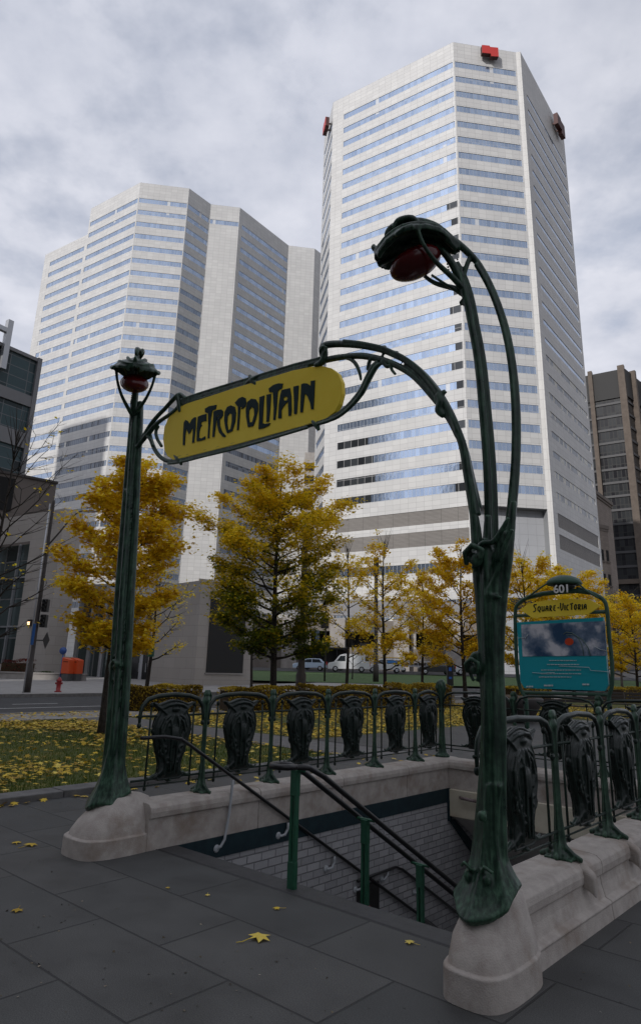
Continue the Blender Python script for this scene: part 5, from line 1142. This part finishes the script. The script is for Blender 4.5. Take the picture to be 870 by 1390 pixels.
tree('bare twiggy tree without leaves above the yellow crowns on the right', gY(842, 58), 8.4, 5.6, 2.6, 2.6, nb=20, nl=0, trunk=.1, seed=37, up=.9, sparse=.5, bare_top=2, bark='bark_pale')
bt = gY(-30, 19.5)
tree('bare dark tree with a few clinging yellow leaves at the left picture edge', bt, 8.8, 5.3, 3.1, 2.3, nb=22, nl=170, lsz=.12, trunk=.075, tone=(.6, .2), sparse=.25, seed=41, up=.95, bark='bark', cl=.3, bare_top=2)
tree('small bare ornamental tree on the far lawn in front of the white van', gY(478, 66), 4.6, 3.0, 1.7, 1.6, nb=12, nl=0, trunk=.06, seed=44, up=1.0, sparse=.5, bare_top=1)
tree('slim trunk with few leaves behind the dark green crown of the big maple', gY(342, 44), 6, 3.8, 1.8, 1.3, nb=8, nl=500, lsz=.14, trunk=.09, tone=(.3, .2), mat='leaf_turn', seed=46)

# ---- hedges, shrubs
def hedge(label, p0, p1, wdt, h, n, mat='leaf_hedge', name='hedge', cat='hedge', grp='low clipped hedges beside the road'):
    p0, p1 = Vector(p0), Vector(p1); d = (p1-p0); L = d.length; d.normalize(); nn = Vector((d.y, -d.x, 0)); c = (p0+p1)/2
    root = empty(name, (c.x, c.y, hill(c.y)), label, cat, grp)
    t = rng.uniform(-L/2, L/2, n); w_ = rng.uniform(-1, 1, n); z = rng.uniform(0, 1, n)
    face = rng.uniform(0, 1, n); w_ = np.where(face < .5, np.sign(w_)*(1-np.abs(rng.normal(0, .08, n))), w_); z = np.where(face >= .5, 1-np.abs(rng.normal(0, .07, n)), z)
    hh = h*(1+.05*np.sin(t*2.1)+.04*np.sin(t*5.3)); w_ = w_*(1-.22*z**4)
    P = np.stack([d.x*t+nn.x*w_*wdt/2, d.y*t+nn.y*w_*wdt/2, z*hh], 1)
    me = scatter_mesh('foliage', MAPLE_S, P, rng.uniform(.05, .11, n), .9, rng.normal(.5, .22, n)+.25*np.sin(t*3)); link('foliage', me, M[mat], root)
    mb = MB(); mb.obox((0, 0, 0), d, nn, L/2-.1, wdt/2-.12, -.05, h*.82); mb.build('twigs', M['hedge_core'], root)
    return root
M['hedge_core'] = grit('hedge_twigs', (.03, .02, .01), (.07, .045, .02), 30, .9, .5, 60)
def gl(u, v): p = loc2w(u, v); return (p.x, p.y, 0)
hedge('brown yellow clipped hedge just right of the left stem', on_ground(122, 963)+Vector((.5, .2, 0)), on_ground(272, 966), 1.1, .85, 7000)
hedge('brown yellow clipped hedge in front of the largest maple', on_ground(301, 965), on_ground(396, 964), 1.1, .85, 5000)
hedge('brown yellow clipped hedge left of the centre maple', on_ground(408, 963), on_ground(520, 961), 1.1, .9, 6500)
hedge('brown yellow clipped hedge ending at the corner post of the railing', on_ground(533, 962), on_ground(603, 959), 1.2, 1.0, 5500)
hedge('low brown hedge seen just right of the right stem', gY(690, 34), gY(735, 36), 1.2, 1.0, 3500)
hedge('short brown hedge right of the map sign', gY(828, 44), gY(880, 46), 1.6, .9, 3500)
hedge('reddish shrubs in the planter by the corner building', gY(5, 53), gY(45, 53), 1.4, 1.4, 1500, 'leaf_red', 'red_shrub', 'shrub', 'planter shrubs')
hedge('low dark green shrub in the planter beside the stone corner', gY(42, 52), gY(72, 52), 1.2, .6, 1200, 'leaf_green', 'green_shrub', 'shrub', 'planter shrubs')

# ================================================================ STREET FURNITURE
def obj1(name, mb, mat, label, cat, loc=None, bevel=0, group=None): o = mb.build(name, mat, bevel=bevel); return tag(o, label, cat, group)
# planter wall
pw = MB(); a, b = Vector(gY(-40, 51)), Vector(gY(118, 51)); d = (b-a).normalized(); n = Vector((d.y, -d.x, 0)); c = (a+b)/2
pw.obox((c.x, c.y, 0), d, n, (b-a).length/2, .25, 0, .62); pw.obox((c.x, c.y, 0), d, n, (b-a).length/2+.05, .3, .62, .72)
obj1('planter_wall', pw, M['concrete'], 'long low concrete planter wall along the sidewalk before the corner building', 'wall', bevel=.02)
# street lamp with traffic signals, left
L0 = Vector(gY(42, 33.5)); sl_ = empty('street_lamp', L0, 'tall brown steel street lamp with traffic signals and curved arm at left', 'street lamp', 'street lamps')
mb = MB(); mb.lathe([(.16, 0), (.16, 1.1), (.11, 1.15), (.10, 4), (.075, 9.4), (.06, 9.5)], (0, 0, .09), 14); mb.build('pole', M['metal_pole'], sl_)
mb = MB(); P, rr = smoothpath([(0, 0, 7.2), (.5, 0, 7.9), (1.0, 0, 8.65), (1.35, 0, 9.0), (1.7, 0, 9.08)], [.05, .045, .04, .035, .03]); mb.tube(P, rr, 8); mb.build('arm', M['metal_pole'], sl_)
mb = MB(); mb.ball((1.98, 0, 9.08), (.42, .16, .075)); mb.box((1.6, -.07, 9.02), (1.8, .07, 9.14)); mb.build('lamp_head', M['silver'], sl_, bevel=.01)
for z, dx in ((3.9, .32), (3.15, .34)):
    mb = MB(); mb.box((dx-.14, -.16, z), (dx+.14, .16, z+.62)); o = mb.build('signal_box', simple('black_signal', (.015, .013, .012), .5), sl_, bevel=.02)
    mb = MB(); 
    for k in range(3): mb.lathe([(.085, -.17), (.09, -.30), (.07, -.30), (.065, -.18)], (dx, 0, z+.12+.19*k), 12, 'y')
    mb.build('visor', simple('black_visor', (.02, .02, .02), .6), o)
mb = MB(); mb.box((0, -.03, 4.1), (.3, .03, 4.16)); mb.box((0, -.03, 3.4), (.3, .03, 3.46)); mb.build('bracket', M['metal_pole'], sl_)
mb = MB(); mb.plate([(.62, -.14, 2.4), (.95, -.14, 2.85), (1.28-.32, -.14, 2.4+0), (.95-.32+.33, -.14, 1.95)], (0, 1, 0), .01)
mb = MB(); mb.plate([(.45, -.1, 2.55), (.62, -.1, 2.95), (.79, -.1, 2.55), (.62, -.1, 2.12)], (0, 1, 0), .02); mb.box((.1, -.08, 2.5), (.5, -.04, 2.56)); mb.build('diamond_sign', simple('dark_sign_back', (.07, .065, .06), .5), sl_)
thin = Vector(gY(37, 33)); tp = empty('sign_pole', thin, 'thin silver pole with a narrow blue sign beside the brown lamp pole', 'pole')
mb = MB(); mb.lathe([(.035, 0), (.035, 9.2)], (0, 0, .09), 8); mb.build('pole', M['silver'], tp)
mb = MB(); mb.box((.03, -.03, 2.3), (.16, .0, 3.3)); mb.build('blue_sign', simple('blue_sign', (.03, .11, .32), .4), tp)
# fluted lamp standard at centre left, behind the big maple
L1 = Vector(gY(409, 34)); s1 = empty('street_lamp', L1, 'thick dark fluted lamp standard half hidden by the largest maple', 'street lamp', 'street lamps')
mb = MB(); mb.lathe([(.30, 0), (.30, .12), (.26, .2), (.25, 1.25), (.19, 1.4), (.17, 1.6), (.16, 4.8), (.12, 8.4), (.10, 8.6)], (0, 0, 0), 16); mb.build('pole', M['metal_pole'], s1)
mb = MB(); mb.lathe([(.36, 0), (.36, .08)], (0, 0, 0), 16); mb.build('base', M['metal_pole'], s1)
mb = MB(); mb.tube([(0, 0, 8.3), (.3, 0, 8.8), (1.0, 0, 9.0)], .04, 8); mb.ball((1.2, 0, 9.0), (.35, .14, .07)); mb.build('lamp_head', M['silver'], s1)
L2 = Vector(gY(510, 62)); s2 = empty('street_lamp', L2, 'square topped dark lamp column rising behind the centre maple', 'street lamp', 'street lamps')
mb = MB(); mb.lathe([(.26, 0), (.26, 1.5), (.2, 1.6), (.19, 3.6), (.17, 10.5)], (0, 0, 0), 12); mb.build('pole', M['metal_pole'], s2)
mb = MB(); mb.box((-.24, -.24, 9.6), (.24, .24, 11.3)); mb.build('lamp_head', M['metal_pole'], s2, bevel=.02)
mb = MB(); mb.box((-.55, -.1, 4.3), (-.15, .0, 5.3)); mb.build('notice', simple('grey_notice', (.35, .35, .36), .5), s2)
L3 = Vector(gY(441, 60)); s3 = empty('traffic_signal', L3, 'thin dark pole with a black traffic signal left of the white van', 'traffic light', 'traffic signals')
mb = MB(); mb.lathe([(.08, 0), (.06, 8.2)], (0, 0, 0), 8); mb.build('pole', M['metal_pole'], s3)
mb = MB(); mb.box((-.45, -.2, 4.6), (.25, .2, 5.5)); mb.build('signal_box', simple('black_signal_box', (.015, .013, .012), .5), s3, bevel=.02)
mb = MB(); mb.box((-.9, -.08, 3.2), (-.55, .0, 4.4)); mb.build('banner', simple('blue_grey_banner', (.10, .14, .2), .5), s3)
L4 = Vector(gY(610, 50)); s4 = empty('parking_meter', L4, 'black parking pay post with a blue mark by the kerb, left of the right stem', 'pay post')
mb = MB(); mb.lathe([(.05, 0), (.05, 1.2)], (0, 0, 0), 8); mb.box((-.22, -.16, .5), (.22, .16, 2.1)); mb.build('post', simple('black_post', (.012, .013, .014), .4), s4, bevel=.03)
mb = MB(); mb.box((-.10, -.18, 1.5), (.10, -.16, 1.75)); mb.box((-.10, -.18, .95), (.10, -.16, 1.1)); mb.build('blue_mark', simple('blue_mark', (.02, .12, .5), .4), s4)
# hydrant
H0 = Vector(gY(83.5, 34.8)); hy = empty('fire_hydrant', (H0.x, H0.y, .09), 'red fire hydrant on the far kerb below the post boxes', 'fire hydrant')
mb = MB(); mb.lathe([(.17, 0), (.17, .05), (.11, .06), (.11, .50), (.14, .52), (.14, .56), (.11, .60), (.06, .68), (.03, .72)], (0, 0, 0), 14); mb.build('body', simple('hydrant_red', (.30, .015, .018), .4), hy)
for q in (-1, 1): mb = MB(); mb.lathe([(.05, .09*q), (.055, .17*q), (.0, .18*q)], (0, 0, .42), 10, 'x'); mb.build('outlet', simple('hydrant_red_cap', (.26, .012, .015), .4), hy)
# post boxes
for k, (px, lab) in enumerate(((93, 'left orange red post box, half hidden by the one beside it'), (104.5, 'right orange red post box with slanted top, beside the lobby'))):
    p = Vector(gY(px, 50.0+.4*k)); b = empty('post_box', (p.x, p.y, .09), lab, 'post box', 'orange red post boxes by the lobby', rz=R(-20))
    mb = MB(); mb.loft([[(-.34, -.32, z), (.34, -.32, z+(0 if z < 1 else -.16)), (.34, .32, z+(0 if z < 1 else -.16)), (-.34, .32, z)] for z in (.62, 1.75)], smooth=False)
    mb.build('body', simple('post_orange', (.62, .085, .022), .4), b, bevel=.03)
    mb = MB(); mb.box((-.345, -.2, 1.42), (-.34, .2, 1.48)); mb.box((-.2, -.327, 1.42), (.2, -.32, 1.47)); mb.build('slot', M['dark'], b)
    mb = MB(); mb.box((-.3, -.28, 0), (.3, .28, .62)); mb.build('base', simple('post_base_grey', (.09, .09, .09), .6), b)
bs = Vector(gY(84, 50)); mb = MB(); mb.lathe([(.05, 0), (.05, 2.4)], (bs.x, bs.y, .09), 8); mb.lathe([(.26, -.02), (.26, .02)], (bs.x, bs.y-.08, 2.3), 16, 'y')
obj1('blue_sign_post', mb, simple('blue_round_sign', (.03, .09, .30), .4), 'small round blue sign on a dark post left of the post boxes', 'sign')
mb = MB(); p = Vector(gY(205, 33)); mb.box((p.x-.14, p.y-.35, 1.9), (p.x+.14, p.y-.12, 2.7)); obj1('notice_plate', mb, simple('green_notice', (.01, .10, .07), .5), 'small green notice fixed to the half bare tree trunk', 'notice')
# benches and dark planters on the lawn to the right
for px, Y, lab in ((765, 27, 'long dark park bench behind the far railing, under the map sign'), (845, 30, 'dark park bench at the right picture edge beyond the railing')):
    p = Vector(gY(px, Y)); b = empty('park_bench', p, lab, 'bench', 'park benches', rz=R(-12))
    mb = MB(); [mb.box((-1.5, -.25+.13*k, .42), (1.5, -.15+.13*k, .46)) for k in range(4)]; mb.build('seat', simple('dark_bench_wood', (.035, .028, .024), .6), b, bevel=.006)
    mb = MB(); [mb.box((-1.5, .27+.02*k, .56+.13*k), (1.5, .30+.02*k, .66+.13*k)) for k in range(3)]; mb.build('backrest', simple('dark_bench_wood', (.035, .028, .024), .6), b, bevel=.006)
    for x in (-1.3, 0, 1.3): mb = MB(); mb.tube([(x, -.2, 0), (x, -.2, .42), (x, .25, .42), (x, .33, .92)], .025, 6); mb.tube([(x, .25, .42), (x, .3, 0)], .025, 6); mb.build('leg', M['metal_pole'], b)
p = Vector(gY(688, 24)); k_ = empty('kiosk_planter', p, 'large dark domed planter tub seen between the right stem and the map sign', 'planter')
mb = MB(); mb.lathe([(.55, 0), (.8, .12), (1.05, .55), (1.15, .75), (1.1, .8), (.95, .78)], (0, 0, 0), 24); mb.build('tub', simple('dark_planter', (.035, .03, .028), .7), k_)
mb = MB(); mb.lathe([(.98, .76), (.7, .84), (.02, .88)], (0, 0, 0), 20); mb.build('soil', M['soil'], k_)

# ================================================================ VEHICLES (far side street)
def car(label, name, cat, base, Lc, W, prof, roof, glass, col, wheels=(.18, .80), wr=.34, rz=0, extras=None, rough=.3):
    """prof = lower body outline, roof = greenhouse outline; x forward is negative, z up"""
    root = empty(name, base, label, cat, 'vehicles parked on the street behind the square', rz=rz)
    pm = simple(name+'_paint', col, rough, spec=.6)
    mb = MB(); rings = []
    for y, s in ((-W/2, .97), (-W/2+.06, 1), (W/2-.06, 1), (W/2, .97)): rings.append([(x, y, .22+(z-.22)*s) for x, z in prof])
    mb.loft(rings, smooth=False)
    body = mb.build('body', pm, root, bevel=.04)
    mb = MB(); rings = []
    for y, dz in ((-W/2+.02, 0), (W/2-.02, 0)): rings.append([(x, y*(1 if z < roof[0][1]+.1 else .88), z) for x, z in roof])
    mb.loft(rings, smooth=False); mb.build('cabin', pm, root, bevel=.05)
    gm = simple(name+'_glass', (.02, .025, .03), .08, spec=.8)
    for poly in glass:
        mb = MB(); 
        for s in (-1, 1): mb.plate([(x, s*(W/2-.02-.12*W/2*max(0, (z-roof[0][1]))/max(.1, roof[2][1]-roof[0][1])*1.0+.012), z) for x, z in poly], (0, 1, 0), .02)
        mb.build('side_window', gm, root)
    ws = [p for p in roof if True]
    mb = MB(); a, b = roof[0], roof[1]; nx = -.03
    mb.plate([(a[0]+.02+nx, -W*.40, a[1]+.05), (b[0]+nx, -W*.37, b[1]-.05), (b[0]+nx, W*.37, b[1]-.05), (a[0]+.02+nx, W*.40, a[1]+.05)], (1, 0, 0), .03); mb.build('windscreen', gm, root)
    a, b = roof[-1], roof[-2]; mb = MB(); mb.plate([(a[0]+.02, -W*.40, a[1]+.05), (b[0]+.03, -W*.37, b[1]-.08), (b[0]+.03, W*.37, b[1]-.08), (a[0]+.02, W*.40, a[1]+.05)], (1, 0, 0), .03); mb.build('rear_window', gm, root)
    for fx in wheels:
        for s in (-1, 1):
            x = -Lc/2+Lc*fx; w = MB(); w.lathe([(wr*.62, -.1), (wr*.96, -.1), (wr, -.06), (wr, .06), (wr*.96, .1), (wr*.62, .1)], (x, s*(W/2-.09), wr), 18, 'y'); o = w.build('wheel', simple('tyre', (.015, .015, .015), .8), root)
            w = MB(); w.lathe([(wr*.64, -.08), (wr*.55, -.105), (wr*.1, -.115), (wr*.1, .115), (wr*.55, .105), (wr*.64, .08)], (x, s*(W/2-.09), wr), 12, 'y'); w.build('rim', M['silver'], o)
    for s in (-1, 1):
        mb = MB(); mb.box((-Lc/2-.02, s*W*.36-.13, .62), (-Lc/2+.12, s*W*.36+.13, .82)); mb.build('headlight', simple('headlight', (.6, .6, .6), .2), root)
        mb = MB(); mb.box((Lc/2-.10, s*W*.42-.09, .75), (Lc/2+.02, s*W*.42+.09, 1.15)); mb.build('tail_light', simple('tail_light', (.35, .015, .015), .3), root)
    if extras: extras(root)
    return root
VR = R(-3)
vz = .19
def cb(px, Y): p = at_depth(px, 905, Y); return (p.x, Y, hill(Y)+vz)
car('white panel van parked behind the far lawn, facing left', 'white_van', 'van', cb(473.5, 86), 5.2, 1.95,
    [(-2.6,.35),(-2.62,.75),(-2.5,1.05),(-1.75,1.22),(2.55,1.25),(2.6,.4)], [(-1.85,1.2),(-1.15,2.02),(-.8,2.12),(2.45,2.12),(2.55,1.2)], [[(-1.5,1.3),(-1.05,1.92),(-.45,1.95),(-.45,1.3)], [(2.0,1.35),(2.0,1.9),(2.4,1.9),(2.45,1.35)]], (.62,.63,.64), wr=.36, rz=VR)
def rack(root, L0_, L1_, W, z, load=None):
    mb = MB()
    for s in (-1, 1): mb.box((L0_, s*W-.025, z), (L1_, s*W+.025, z+.05))
    for k in range(4): x = L0_+(L1_-L0_)*(k+.3)/4; mb.box((x, -W, z-.06), (x+.05, W, z+.02))
    o = mb.build('roof_rack', M['silver'], root)
    if load:
        mb = MB()
        for y, r in load: mb.tube([(L0_+.1, y, z+.11), ((L0_+L1_)/2, y, z+.12), (L1_+.35, y, z+.10)], r, 6)
        mb.build('ladder', simple('yellow_ladder', (.60, .36, .02), .5), root)
rack(bpy.data.objects['white_van'], -.7, 2.3, .8, 2.16)
car('white minivan with yellow ladders on its roof and a blue side mark', 'white_minivan', 'minivan', cb(522, 87), 4.9, 1.85,
    [(-2.45,.35),(-2.46,.7),(-2.3,.92),(-1.5,1.05),(2.35,1.08),(2.45,.4)], [(-1.6,1.03),(-.7,1.62),(-.2,1.70),(2.1,1.66),(2.38,1.05)], [[(-1.25,1.1),(-.62,1.56),(.1,1.6),(.1,1.1)], [(.2,1.1),(.2,1.6),(1.15,1.6),(1.15,1.1)], [(1.25,1.1),(1.25,1.58),(1.98,1.55),(2.2,1.1)]], (.60,.61,.62), wr=.33, rz=VR)
rack(bpy.data.objects['white_minivan'], -.6, 1.9, .7, 1.76, [(-.5, .05), (-.1, .05), (.35, .04)])
mb = MB(); mb.box((.3, -.945, 1.2), (1.6, -.925, 1.5)); mb.build('side_mark', simple('blue_print', (.03, .18, .5), .5), bpy.data.objects['white_minivan'])
car('dark grey sport utility vehicle with red tail light left of the pay post', 'dark_suv', 'car', cb(592, 85), 4.5, 1.82,
    [(-2.25,.32),(-2.27,.7),(-2.1,.9),(-1.1,1.02),(2.15,1.08),(2.25,.4)], [(-1.2,1.0),(-.35,1.52),(.2,1.62),(1.75,1.58),(2.2,1.05)], [[(-.9,1.06),(-.28,1.46),(.3,1.5),(.3,1.06)], [(.4,1.06),(.4,1.5),(1.2,1.5),(1.4,1.08)]], (.018,.02,.026), wr=.34, rz=VR)
car('white car partly hidden behind the right stem', 'white_car', 'car', cb(640, 86), 4.8, 1.9,
    [(-2.4,.32),(-2.42,.75),(-2.2,.98),(-1.3,1.1),(2.3,1.12),(2.4,.4)], [(-1.4,1.08),(-.6,1.66),(0,1.78),(2.0,1.74),(2.3,1.1)], [[(-1.05,1.14),(-.5,1.6),(.2,1.66),(.2,1.14)], [(.3,1.14),(.3,1.66),(1.6,1.64),(1.8,1.14)]], (.58,.6,.62), wr=.36, rz=VR)
car('small white and blue car at the far left of the parked row', 'white_car', 'car', cb(421, 88), 4.3, 1.8,
    [(-2.15,.3),(-2.17,.65),(-2,.85),(-1.1,.98),(2.0,1.0),(2.15,.4)], [(-1.2,.96),(-.5,1.42),(0,1.5),(1.3,1.48),(1.9,1.0)], [[(-.95,1.02),(-.45,1.38),(.2,1.42),(.2,1.02)], [(.3,1.02),(.3,1.42),(1.2,1.4),(1.5,1.02)]], (.45,.55,.68), wr=.31, rz=VR)
fb = empty('flatbed_trailer', cb(560, 91), 'low grey flatbed trailer with dark slatted sides between minivan and dark car', 'trailer', 'vehicles parked on the street behind the square', rz=VR)
mb = MB(); mb.box((-2.2, -.95, .75), (2.2, .95, .9)); [mb.box((-2.2+.55*k, -.97, .9), (-2.12+.55*k, -.93, 1.5)) for k in range(9)]; mb.box((-2.2, -.98, 1.35), (2.2, -.92, 1.5)); mb.build('bed', M['silver'], fb, bevel=.01)
mb = MB(); mb.box((-2.1, -.8, .9), (2.1, .8, 1.25)); mb.build('load', M['metal_pole'], fb)
for x in (-1.3, 1.3):
    mb = MB(); mb.lathe([(.2, -.1), (.32, -.1), (.32, .1), (.2, .1)], (x, -.85, .34), 14, 'y'); mb.build('wheel', simple('tyre_dark', (.015, .015, .015), .8), fb)
bt_ = empty('black_truck', cb(440, 92), 'black open sided truck parked behind the white van', 'truck', 'vehicles parked on the street behind the square', rz=VR)
mb = MB(); mb.box((-3.2, -1.1, .9), (3.2, 1.1, 1.1)); mb.box((-3.2, -1.1, 2.7), (3.2, 1.1, 2.95)); [mb.box((x, -1.1, 1.1), (x+.1, 1.1, 2.7)) for x in (-3.2, -1.6, 0, 1.6, 3.1)]; mb.box((-3.1, .9, 1.1), (3.1, 1.0, 2.7)); mb.build('frame', simple('black_truck_paint', (.012, .012, .014), .4), bt_, bevel=.02)
for x in (-2.2, 2.2): mb = MB(); mb.lathe([(.25, -.12), (.42, -.12), (.42, .12), (.25, .12)], (x, -.9, .42), 14, 'y'); mb.build('wheel', simple('tyre_black', (.015, .015, .015), .8), bt_)

# ================================================================ SKY, SUN, CAMERA
sc = bpy.context.scene
w = bpy.data.worlds.new('World'); sc.world = w; w.use_nodes = True; nt = w.node_tree; bg = nt.nodes['Background']
SUN_EL, SUN_AZ = R(29), R(215)                          # azimuth clockwise from +Y
sky = nt.nodes.new('ShaderNodeTexSky'); sky.sky_type = 'NISHITA'; sky.sun_disc = False; sky.sun_elevation = SUN_EL; sky.sun_rotation = SUN_AZ; sky.altitude = 50; sky.air_density = 1; sky.dust_density = 1.5; sky.ozone_density = 1
def wn(t, **k):
    n_ = nt.nodes.new(t)
    for a, v in k.items():
        if a[0] == '_': n_.inputs[a[1:].replace('_', ' ')].default_value = v
        else: setattr(n_, a, v)
    return n_
L_ = nt.links.new
tc = wn('ShaderNodeTexCoord'); sp = wn('ShaderNodeSeparateXYZ'); L_(tc.outputs['Generated'], sp.inputs[0])
mz = wn('ShaderNodeMath', operation='MAXIMUM'); L_(sp.outputs['Z'], mz.inputs[0]); mz.inputs[1].default_value = 0
ad = wn('ShaderNodeMath', operation='ADD'); L_(mz.outputs[0], ad.inputs[0]); ad.inputs[1].default_value = .16
dx = wn('ShaderNodeMath', operation='DIVIDE'); L_(sp.outputs['X'], dx.inputs[0]); L_(ad.outputs[0], dx.inputs[1])
dy = wn('ShaderNodeMath', operation='DIVIDE'); L_(sp.outputs['Y'], dy.inputs[0]); L_(ad.outputs[0], dy.inputs[1])
cm = wn('ShaderNodeCombineXYZ'); L_(dx.outputs[0], cm.inputs[0]); L_(dy.outputs[0], cm.inputs[1])
n1 = wn('ShaderNodeTexNoise', _Scale=1.6, _Detail=7, _Roughness=.58, _Distortion=.3); L_(cm.outputs[0], n1.inputs['Vector'])
n2 = wn('ShaderNodeTexNoise', _Scale=6.5, _Detail=5, _Roughness=.55); L_(cm.outputs[0], n2.inputs['Vector'])
n3 = wn('ShaderNodeTexNoise', _Scale=.55, _Detail=3); L_(cm.outputs[0], n3.inputs['Vector'])
mx = wn('ShaderNodeMath', operation='MULTIPLY_ADD'); L_(n2.outputs['Fac'], mx.inputs[0]); mx.inputs[1].default_value = .45; L_(n1.outputs['Fac'], mx.inputs[2])
cov = wn('ShaderNodeValToRGB'); e = cov.color_ramp.elements; e[0].position = .50; e[0].color = (.62, .62, .62, 1); e[1].position = .72; e[1].color = (1, 1, 1, 1); L_(mx.outputs[0], cov.inputs[0])
shd = wn('ShaderNodeValToRGB'); e = shd.color_ramp.elements; e[0].position = .36; e[0].color = (3.9, 4.15, 4.9, 1); e[1].position = .62; e[1].color = (5.9, 6.0, 6.6, 1)
mx2 = wn('ShaderNodeMath', operation='MULTIPLY_ADD'); L_(n2.outputs['Fac'], mx2.inputs[0]); mx2.inputs[1].default_value = .5; 
mx3 = wn('ShaderNodeMath', operation='MULTIPLY'); L_(n3.outputs['Fac'], mx3.inputs[0]); mx3.inputs[1].default_value = .5; L_(mx3.outputs[0], mx2.inputs[2]); L_(mx2.outputs[0], shd.inputs[0])
mm = wn('ShaderNodeMix', data_type='RGBA'); L_(cov.outputs[0], mm.inputs[0]); L_(sky.outputs[0], mm.inputs[6]); L_(shd.outputs[0], mm.inputs[7]); 
sv = wn('ShaderNodeVectorMath', operation='DOT_PRODUCT'); L_(tc.outputs['Generated'], sv.inputs[0]); sv.inputs[1].default_value = (math.sin(SUN_AZ)*math.cos(SUN_EL), math.cos(SUN_AZ)*math.cos(SUN_EL), math.sin(SUN_EL))
pw_ = wn('ShaderNodeMath', operation='MAXIMUM'); L_(sv.outputs['Value'], pw_.inputs[0]); pw_.inputs[1].default_value = 0
p2_ = wn('ShaderNodeMath', operation='POWER'); L_(pw_.outputs[0], p2_.inputs[0]); p2_.inputs[1].default_value = 10
p3_ = wn('ShaderNodeMath', operation='MULTIPLY_ADD'); L_(p2_.outputs[0], p3_.inputs[0]); p3_.inputs[1].default_value = 1.0; p3_.inputs[2].default_value = 1
sv2 = wn('ShaderNodeVectorMath', operation='DOT_PRODUCT'); L_(tc.outputs['Generated'], sv2.inputs[0]); sv2.inputs[1].default_value = (math.sin(R(125))*.94, math.cos(R(125))*.94, .34)   # added dimming of the unseen south east sky, keeps right-hand faces darker
q1_ = wn('ShaderNodeMath', operation='MAXIMUM'); L_(sv2.outputs['Value'], q1_.inputs[0]); q1_.inputs[1].default_value = 0
q2_ = wn('ShaderNodeMath', operation='MULTIPLY_ADD'); L_(q1_.outputs[0], q2_.inputs[0]); q2_.inputs[1].default_value = -.38; L_(p3_.outputs[0], q2_.inputs[2])
vs = wn('ShaderNodeVectorMath', operation='SCALE'); L_(mm.outputs[2], vs.inputs[0]); L_(q2_.outputs[0], vs.inputs['Scale']); L_(vs.outputs[0], bg.inputs['Color'])
bg.inputs['Strength'].default_value = .10
su = bpy.data.lights.new('sun', 'SUN'); su.energy = 2.3; su.angle = R(.6); su.color = (1, .955, .91)
so = bpy.data.objects.new('sun', su); COL.objects.link(so)
sd = Vector((math.sin(SUN_AZ)*math.cos(SUN_EL), math.cos(SUN_AZ)*math.cos(SUN_EL), math.sin(SUN_EL)))
so.rotation_euler = sd.to_track_quat('Z', 'Y').to_euler(); so.location = (0, 0, 60)
cam = bpy.data.cameras.new('camera'); co = bpy.data.objects.new('camera', cam); COL.objects.link(co); sc.camera = co
cam.sensor_fit = 'VERTICAL'; cam.sensor_height = 36; cam.sensor_width = 36; cam.lens = FPX*36/1390; cam.shift_x = 0; cam.shift_y = -45/1390; cam.clip_start = .05; cam.clip_end = 6000
m = Matrix((CR, CU, -_f)).transposed().to_4x4(); m.translation = (0, 0, EYE); co.matrix_world = m
sc.view_settings.view_transform = 'Standard'; sc.view_settings.look = 'None'; sc.view_settings.gamma = 1; sc.view_settings.exposure = .42; sc.view_settings.use_curve_mapping = False
sc.cycles.max_bounces = 6; sc.cycles.diffuse_bounces = 3; sc.cycles.glossy_bounces = 3; sc.cycles.transmission_bounces = 3; sc.cycles.use_denoising = True
